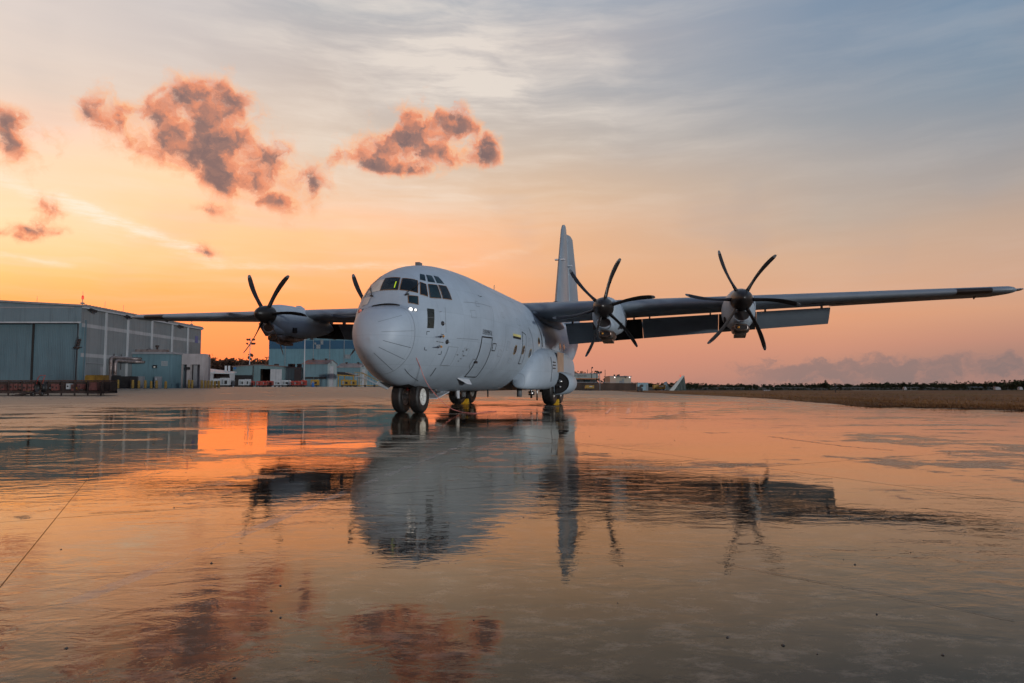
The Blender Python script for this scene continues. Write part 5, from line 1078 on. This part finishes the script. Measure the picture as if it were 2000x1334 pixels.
mb = MB(); mb.tube([(a.x,154.9,at(700,730,155).z),(b.x,154.9,at(700,730,155).z)], .05, 6); mb.tube([(a.x,154.9,sg_+.3),(b.x,154.9,at(700,738,155).z)], .04, 6); mb.build('rail', M_YELL, wp)
# ================================================================== right-hand background
M_TREE = mat('tree_foliage', (.026,.030,.017), .9, var=.5, scale=.6, spec=.05); M_WOODL = mat('far_wood_foliage', (.085,.050,.034), .9, var=.5, scale=.12, spec=.05); M_BARK = mat('bark', (.045,.032,.025), .9, var=.3)
M_BANK = mat('dark_bank', (.045,.028,.020), .9, var=.4, scale=.25, col2=(.025,.02,.014)); M_CREAM = mat('cream_wall', (.30,.27,.22), .75, var=.1, scale=.2, streak=.3); M_HUT = mat('hut_blue', (.17,.28,.33), .6, var=.1, scale=.8, streak=.3)
M_SIGNW = mat('sign_wall', (.22,.25,.24), .7, var=.1, scale=.2); M_LETTER = mat('sign_letters', (.03,.035,.05), .6)
GY = 250.0; P_ = lambda u, v, Y=GY: at(u, v, Y)
gc = thing('guard_center', 'long pale building lettered GUARD CENTER beyond the tail', 'building', (0,0,0)); a, b = P_(1085,730.5), P_(1168,741)
mb = MB(); mb.box(a.x, b.x, GY, GY+20, P_(1100,738.5).z, a.z); mb.build('upper_wall', M_SIGNW, gc); mb = MB(); mb.box(a.x-.2, b.x+.2, GY-.5, GY+20, P_(1100,738.8).z-.35, P_(1100,738.5).z-.02); mb.build('canopy_edge', mat('orange_trim', (.30,.13,.06), .6), gc)
mb = MB(); mb.box(a.x, b.x, GY+3, GY+20, -1.5, P_(1100,738.8).z-.4); mb.build('lower_wall', M_BLACK, gc); mb = MB(); mb.box(a.x-.3, b.x+.3, GY-.3, GY+20.3, a.z, a.z+.25); mb.build('roof', M_GREYD, gc)
for u in (1121,1128,1148): q = P_(u,742); mb = MB(); mb.box(q.x-1.1, q.x+1.1, GY+2.9, GY+2.98, q.z-.9, q.z+.3); mb.build('window', M_GLASST, gc)
decal_text('sign_lettering', 'GUARD CENTER', (P_(1106,736.2).x, GY-.06, P_(1106,736.2).z), (P_(1146,736.2).x, GY-.06, P_(1146,736.2).z), P_(1100,732.4).z-P_(1100,736.2).z, M_LETTER, place=lambda q: q, parent=gc)
bk = MB(); bk.prism([(P_(1085,748,200).x,200,-1.0),(P_(1246,748,200).x,200,-1.0),(P_(1242,747.5,200).x,200,P_(1200,748.2,200).z),(P_(1085,747,200).x,200,P_(1200,748,200).z)], (0,4,0)); tag(bk.build('retaining_wall', M_BANK), 'long dark retaining bank below the cream plant building', 'wall')
rl = MB(); rl.box(P_(1085,747,201).x, P_(1240,747,201).x, 200.5, 200.6, P_(1200,747.3,200).z+.05, P_(1200,746.4,200).z+.05); tag(rl.build('guard_rail', M_GREYD), 'thin pale rail along the top of the dark bank', 'rail')
pl = thing('plant_building', 'flat cream plant building with chimney stacks on its roof', 'building', (0,0,0)); a, b = P_(1190.5,735.5,215), P_(1232.5,748,215)
m1 = P_(1202,736,215).x; mb = MB(); mb.box(a.x, m1, 214, 226, -1, a.z); mb.build('wall', mat('tan_wall', (.32,.24,.19), .75, var=.1, scale=.2), pl); mb = MB(); mb.box(m1+.01, b.x, 215, 227, -1, a.z-.15); mb.build('wall', M_CREAM, pl)
mb = MB(); mb.box(a.x-.15, b.x+.15, 213.8, 227.2, a.z, a.z+.16); mb.build('roof', M_GREYD, pl)
for u, v0, r in ((1200,731.5,.28),(1206,732,.3),(1208.5,731.2,.32),(1221,734,.5)): q = P_(u, v0, 218); mb = MB(); mb.tube([(q.x,218,a.z),(q.x,218,q.z)], r, 8); mb.build('stack', M_RUSTD, pl, True)
for u in (1200.5, 1229.5): q = P_(u, 737, 213.9); mb = MB(); mb.box(q.x-.16, q.x+.16, 213.6, 213.9, q.z-.16, q.z+.16); mb.build('lit_lamp', M_LIT, pl)
for u, v in ((1212,746),(1217,743)): q = P_(u, v, 214.9); mb = MB(); mb.box(q.x-.35, q.x+.35, 214.9, 214.99, 1.0, q.z+.4); mb.build('door', M_GRYC, pl)
# poles
for (u, v0, v1, Y, lab, hd_) in ((1171.5,727,761,190,'twin-headed lamp pole standing in front of the dark bank',[(-2.5,0),(2.5,0)]),(1155.5,718,748,250,'thin lamp pole rising behind the guard building',[(1.5,0)]),(1147.5,722,748,260,'bare pole above the guard building roof',[]),(1182,722,748,240,'bare mast left of the cream plant building',[]),(1165.5,726,748,235,'short pole between the trees and the lamp pole',[])):
    mast('lamp_pole' if hd_ else 'utility_pole', lab, u, v0, v1, Y, M_RUSTD if Y > 200 else M_GREYD, .14, hd_)
# hut, tug, yellow plant, deflectors
HYY = 140.0; a, b = at(1245.5,748,HYY), at(1266,762.5,HYY); ht = thing('ramp_hut', 'small pale blue hut with one dark window on the apron edge', 'hut', (0,0,0))
mb = MB(); mb.box(a.x, b.x, HYY, HYY+1.8, 0, a.z); mb.build('wall', M_HUT, ht); mb = MB(); mb.box(a.x-.08, b.x+.08, HYY-.1, HYY+1.9, a.z, a.z+.07); mb.build('roof', M_TRIM, ht)
q0, q1 = at(1250.5,751,HYY), at(1256.5,756,HYY); mb = MB(); mb.box(q0.x, q1.x, HYY-.03, HYY-.004, q1.z, q0.z); mb.build('window', M_BLACK, ht); mb = MB(); mb.box(at(1262,752,HYY).x, at(1265.3,752,HYY).x, HYY-.02, HYY-.004, .05, at(1262,751,HYY).z); mb.build('door', M_GRYC, ht)
TY = 104.0; a, b = at(1244,755,TY), at(1255.5,767.5,TY); tg = thing('tow_tug', 'small black towing tug parked in front of the pale blue hut', 'tug', (0,0,0))
mb = MB(); mb.prism([(a.x,TY,.18),(b.x,TY,.18),(b.x,TY,.55),(a.x+.45,TY,.62),(a.x+.42,TY,a.z),(a.x+.05,TY,a.z),(a.x,TY,.6)], (0,.9,0)); mb.build('body', M_BLACK, tg)
for x in (a.x+.18, b.x-.18): mb = MB(); mb.lathe([(-.08,0),(-.08,.18),(.08,.18),(.08,0)], (x,TY-.02,.18), (0,1,0), 12); mb.build('wheel', M_RUB, tg, True)
mb = MB(); mb.box(a.x+.5, a.x+.72, TY+.25, TY+.65, .6, .95); mb.build('seat', M_RUSTD, tg)
for (u0, u1, v0, Y, lab) in ((1277,1300,751.5,142,'yellow boxy ground unit between the hut and the white deflector'),(1143,1160.5,752.5,175,'yellow ground unit parked against the dark bank')):
    a, b = at(u0, v0, Y), at(u1, v0, Y); t = thing('plant_unit', lab, 'ground unit', (0,0,0)); mb = MB(); mb.box(a.x, b.x, Y, Y+1.3, .35, a.z); mb.build('body', M_YELL, t); mb = MB(); mb.box(a.x+.1, b.x-.1, Y+.1, Y+1.2, .15, .35); mb.build('chassis', M_RUSTD, t)
    for k in (.2,.8): mb = MB(); mb.lathe([(-.07,0),(-.07,.18),(.07,.18),(.07,0)], (a.x+(b.x-a.x)*k, Y-.03, .18), (0,1,0), 10); mb.build('wheel', M_RUB, t, True)
    mb = MB(); mb.box(a.x+(b.x-a.x)*.45, a.x+(b.x-a.x)*.8, Y-.02, Y-.004, a.z-.4, a.z-.2); mb.build('panel', M_WHTC, t)
def deflector(name, lab, ub, ua, ur, vb, va, Y, m_):
    B, A2, R_ = at(ub, vb, Y), at(ua, va, Y+2.2), at(ur, vb, Y+3.6); w = Vector((.8,0,0)); t = thing(name, lab, 'blast deflector', (0,0,0)); B.z = 0; R_.z = 0
    mb = MB(); mb.prism([B, B+Vector((1.05,.3,0)), A2+Vector((.35,.1,.0)), A2+Vector((-.25,-.2,-.1))], (.06,.12,.04)); mb.build('sloped_panel', m_, t)
    mb = MB(); mb.prism([A2+Vector((.3,.2,-.1)), B+Vector((1.1,.5,0)), R_], (0,.15,0)); mb.build('side_web', mat('deflector_teal', (.030,.046,.040), .7, var=.2, scale=1), t)
    for f in (.3,.6,.85):
        p = (B+Vector((1.1,.4,0))).lerp(A2+Vector((.3,.1,-.1)), f); q = (B+Vector((1.1,.5,0))).lerp(R_, f); mb = MB(); mb.tube([p, Vector((q.x, q.y-.1, 0))], .05, 6); mb.build('strut', M_GRYC, t)
    return t, A2
t, A2 = deflector('blast_deflector', 'tall white sloping blast deflector panel at the grass edge', 1307, 1334, 1341, 762.8, 733.5, 138, mat('deflector_white', (.34,.35,.32), .6, var=.12, scale=1, streak=.4))
mb = MB(); q = at(1328.5, 733.5, 140); mb.lathe([(-.3,.05),(0,.10),(.15,.08),(.17,0)], (q.x,140,q.z), (0,0,1), 8); mb.build('marker_light', M_REDL, t, True)
deflector('small_deflector', 'lower teal deflector behind the white blast deflector', 1291, 1300, 1309, 761, 745.5, 150, M_GRYC)
# field markers
rb = thing('red_marker_board', 'red and white marker board out on the grass', 'marker', (0,0,0)); a, b = at(1490.5,762.8,120), at(1505.5,767,120)
mb = MB(); mb.box(a.x, b.x, 120, 120.15, .12, a.z); mb.build('board', M_REDC, rb)
for k in range(3): x = a.x + (b.x-a.x)*(.2+.28*k); mb = MB(); mb.box(x-.08, x+.08, 119.985, 119.998, .2, a.z-.08); mb.build('white_figure', M_WHTC, rb)
for x in (a.x+.1, b.x-.1): mb = MB(); mb.box(x-.03, x+.03, 120.02, 120.1, 0, .13); mb.build('leg', M_GREYD, rb)
pk = at(1632, 767.5, 85); o = thing('marker_post', 'black marker post with a rounded head standing in the grass', 'marker', (pk.x, 85, 0)); mb = MB(); mb.tube([(0,0,0),(0,0,.75)], .05, 8); mb.build('post', M_BLACK, o)
mb = MB(); mb.lathe([(-.02,0),(0,.1),(.15,.14),(.3,.12),(.38,.05),(.39,0)], (0,0,.72), (0,0,1), 12); mb.build('head', M_BLACK, o, True)
lw = MB(); a, b = at(1667,762.4,420), at(1790,760,420); lw.box(a.x, b.x, 420, 421, a.z-1.2, a.z+.1); tag(lw.build('low_wall', M_CREAM), 'long low pale wall far across the field', 'wall')
for k, (u, v, w, lab) in enumerate(((1769,768.5,.55,'tiny white equipment box alone on the grass, left of the trees'),(1950,768.5,1.3,'small grey equipment box at the foot of the dark trees'),(1995,770,.8,'small pale box under the tallest trees at the right edge'))):
    p = at(u, v, 170); t = thing('equipment_box', lab, 'box', (p.x, 170, 0)); mb = MB(); mb.prism([(-w/2,0,.05),(w/2,0,.05),(w/2,0,.5),(0,0,.75),(-w/2,0,.5)], (0,.8,0)); mb.build('housing', M_GREYD, t); mb = MB(); mb.box(-w/2-.05, w/2+.05, -.05, .85, 0, .05); mb.build('plinth', M_GREYD, t)
for k, (u0, u1, v0, v1, lab) in enumerate(((1890,1930,756,761,'far pale house with a long roof among the trees'),(1945,1962,758,764,'far cream house half hidden by dark trees'))):
    Y = 560; a, b = at(u0, v1, Y), at(u1, v0, Y); t = thing('far_house', lab, 'house', (0,0,0)); mb = MB(); mb.box(a.x, b.x, Y, Y+8, -4, a.z+.6); mb.build('wall', M_CREAM, t)
    mb = MB(); mb.prism([(a.x-.4,Y-.4,a.z+.6),(b.x+.4,Y-.4,a.z+.6),(b.x-1,Y+4,b.z),(a.x+1,Y+4,b.z)], (0,.1,.2)); mb.build('roof', M_GRYC, t)
    for f in (.25,.6): mb = MB(); x = a.x+(b.x-a.x)*f; mb.box(x-.7, x+.7, Y-.06, Y-.01, a.z-.6, a.z+.3); mb.build('window', M_GLASS, t)
# ------------------------------------------------------------------ trees
def crown(mb, c, rx, rz, n, leaf, seed, round_=1.0):
    r = np.random.RandomState(seed); cl = [(r.normal(0,.42,3)*[rx,rx,rz]*.8, r.uniform(.25,.5)) for _ in range(max(4, n//16))]
    for _ in range(n):
        q, cr = cl[r.randint(len(cl))]; d = r.normal(0,1,3); d /= np.linalg.norm(d); p = np.array(c) + q + d*cr*np.array([rx,rx,rz])*r.uniform(.5,1.0)
        a = r.normal(0,1,3); a /= np.linalg.norm(a); b = np.cross(a, r.normal(0,1,3)); b /= np.linalg.norm(b)+1e-9; s = leaf*r.uniform(.6,1.4)
        mb.add([p-a*s-b*s*.5, p+a*s*.3-b*s*.7, p+a*s+b*s*.4, p-a*s*.2+b*s*.8], [(0,1,2,3)])
def tree_mesh(seed, h, rx, n=340, bare=False):
    tr = MB(); r = np.random.RandomState(seed); tr.tube([(0,0,-.3),(.1,0,h*.3),(0,.1,h*.7)], [h*.035,h*.026,h*.008], 7)
    for k in range(7):
        a = r.uniform(0,6.28); z0 = h*r.uniform(.25,.6); tr.tube([(0,0,z0),(math.cos(a)*rx*.4,math.sin(a)*rx*.4,z0+h*.13),(math.cos(a)*rx*.75,math.sin(a)*rx*.75,z0+h*.24)], [h*.013,h*.008,h*.003], 5)
        if bare:
            for _ in range(4): b = a+r.uniform(-.8,.8); tr.tube([(math.cos(a)*rx*.4,math.sin(a)*rx*.4,z0+h*.13),(math.cos(b)*rx*.8,math.sin(b)*rx*.8,z0+h*r.uniform(.2,.42))], [h*.006,h*.002], 4)
    cr = MB(); crown(cr, (0,0,h*.58), rx, h*.40, n, h*.045, seed+1); return tr, cr
protos = []
for k, (h, rx, bare) in enumerate(((10,4.6,False),(12,4.4,False),(9,5.2,False),(11,3.6,True))):
    tr, cr = tree_mesh(20+k, h, rx, 620 if not bare else 130, bare); o = thing('tree', 'x', 'tree'); t_ = tr.build('trunk', M_BARK, o, True, fix=False); c_ = cr.build('crown', M_TREE, o, fix=False); protos.append((o, h))
spots = [(1612,744,765,1,330,'small round tree at the left end of the right-hand tree line'),(1640,747,765,3,340,'bare winter tree right of the marker post'),(1583,750,765,3,350,'bare thin tree above the far wall, left of the marker post'),(1765,745,766,0,330,'round dark tree above the far end of the low wall'),
 (1800,750,766,2,330,'broad low tree left of the far pale house'),(1860,748,767,0,300,'dark tree standing before the far pale house'),(1885,750,768,2,290,'wide dark tree beside the far pale house'),(1925,746,769,1,280,'tall dark tree between the two far houses'),(1958,752,770,2,270,'dark tree right of the far cream house'),
 (1978,748,774,0,190,'big dark tree second from the right edge'),(1998,745,775,1,180,'biggest dark tree at the right edge of the picture'),(1134,724.5,748,2,300,'broad dark tree behind the guard building'),(1120,723.5,748,0,310,'round dark tree just right of the tail, behind the guard building'),(1160,727.5,748,1,280,'rounded tree between the lamp poles'),(1186,735,748,0,262,'low dark tree left of the cream plant building')]
for k, (u, v0, v1, pi, Y, lab) in enumerate(spots):
    src, h = protos[pi]; o = copy_tree(src); p = at(u, v1, Y); zt = at(u, v0, Y).z; g = gz(p.x, Y) - .1; s_ = (zt-g)/(h*.97); o.location = (p.x, Y, g); o.scale = (s_*rng.uniform(.95,1.25), s_, s_); o.rotation_euler = (0,0,rng.uniform(0,6)); o['label'] = lab; o['group'] = 'single trees on the skyline'
for o, h in protos:
    for c in list(o.children): bpy.data.objects.remove(c)
    bpy.data.objects.remove(o)
def wood(name, lab, line, Y, dY, m_, n, leaf, base, seed):
    r = np.random.RandomState(seed); mb = MB(); us = [p[0] for p in line]; vs_ = [p[1] for p in line]
    for k in range(n):
        u = r.uniform(us[0], us[-1]); v = np.interp(u, us, vs_); yy = Y + r.uniform(0, dY); b0 = base if base is not None else gz(60, yy)-.3; top = b0 + (CAMH + (at(u, v, Y).z-CAMH)*(yy/Y) - b0)*r.uniform(.74,1.05); x = at(u, v, Y).x*(yy/Y); h = max(1.5, top-b0); rx = h*r.uniform(.4,.8)
        mb.tube([(x,yy,b0-.5),(x+r.normal()*.1*h*.2,yy,b0+h*.6)], [h*.03,h*.012], 5); crown(mb, (x,yy,b0+h*.56), rx, h*.40, 70, h*leaf, seed*1000+k)
    o = structure(mb.build(name, m_, fix=False), 'stuff'); o['label'] = lab; o['category'] = 'trees'; return o
wood('far_wood', 'brown winter wood on the ridge between the hangars', [(375,702),(410,700),(420,698),(440,699),(457,695.5),(470,701),(490,697),(505,703),(525,697),(545,700),(640,699)], 430, 50, M_WOODL, 420, .06, 6.0, 3)
wood('near_wood', 'lower brown undergrowth of the wood between the hangars', [(375,712),(545,711)], 405, 15, M_WOODL, 110, .05, 3.0, 9)
wood('tree_line', 'long dark tree line along the horizon on the right', [(1236,745.5),(1340,745),(1380,747.5),(1480,748.5),(1590,748),(1660,747.5),(1740,745.5),(1850,744.5),(1930,743),(2040,739)], 600, 140, M_TREE, 640, .065, None, 5)
wood('hedge_line', 'low hedge in front of the far tree line', [(1330,754.5),(1700,756),(2040,755)], 500, 40, M_TREE, 300, .07, None, 6)
rg_ = MB(); rg_.add([at(u, v, 700) for u, v in ((-200,735),(380,722),(540,722),(900,738),(900,757),(-200,757))], [(0,1,2,3,4,5)]); rg_ = MB()
V = []; us = np.linspace(-1200, 900, 40)
for u in us:
    p = at(u, 757, 420); V += [(p.x, 385, .5), (p.x, 425, 11.0 + 1.2*math.sin(u*.013)), (p.x, 760, 4.0)]
rg_.add(V, [(i*3+j, i*3+j+1, i*3+j+4, i*3+j+3) for i in range(39) for j in range(2)]); structure(rg_.build('ridge', mat('ridge_soil', (.075,.045,.032), .95, var=.4, scale=.1), smooth=True, fix=False))
rs = MB(); V = []; us = np.linspace(1210, 2300, 60)
for u in us:
    p = at(u, 757, 560); z0 = gz(100, 560); V += [(p.x, 545, z0-.5), (p.x, 560, .1 + .4*math.sin(u*.05) + .25*math.sin(u*.17)), (p.x*1.2, 690, z0-1)]
rs.add(V, [(i*3+j, i*3+j+1, i*3+j+4, i*3+j+3) for i in range(59) for j in range(2)]); structure(rs.build('far_rise', mat('dark_scrub', (.022,.024,.014), .95, var=.5, scale=.12), smooth=True, fix=False))
# ------------------------------------------------------------------ labels for loose stuff; put every group's origin at its base
for o in bpy.data.objects:
    if o.parent is None and o.get('kind') == 'stuff' and 'label' not in o:
        o['label'] = {'pebbles': 'small stones scattered over the wet concrete', 'grass_blades': 'dry grass blades along the apron edge'}.get(o.name, o.name); o['category'] = {'pebbles': 'stones', 'grass_blades': 'grass'}.get(o.name, o.name)
bpy.context.view_layer.update()
for o in list(bpy.data.objects):
    if o.type == 'EMPTY' and o.parent is None and o.name != 'apron' and o.location.length < 1e-6:
        pts = [c.matrix_world @ Vector(v) for c in o.children_recursive if c.type == 'MESH' for v in c.bound_box]
        if not pts: continue
        lo = Vector((min(p.x for p in pts), min(p.y for p in pts), min(p.z for p in pts))); hi = Vector((max(p.x for p in pts), max(p.y for p in pts), 0))
        b = Vector(((lo.x+hi.x)/2, (lo.y+hi.y)/2, lo.z)); o.location = b
        for c in o.children: c.location = c.location - b
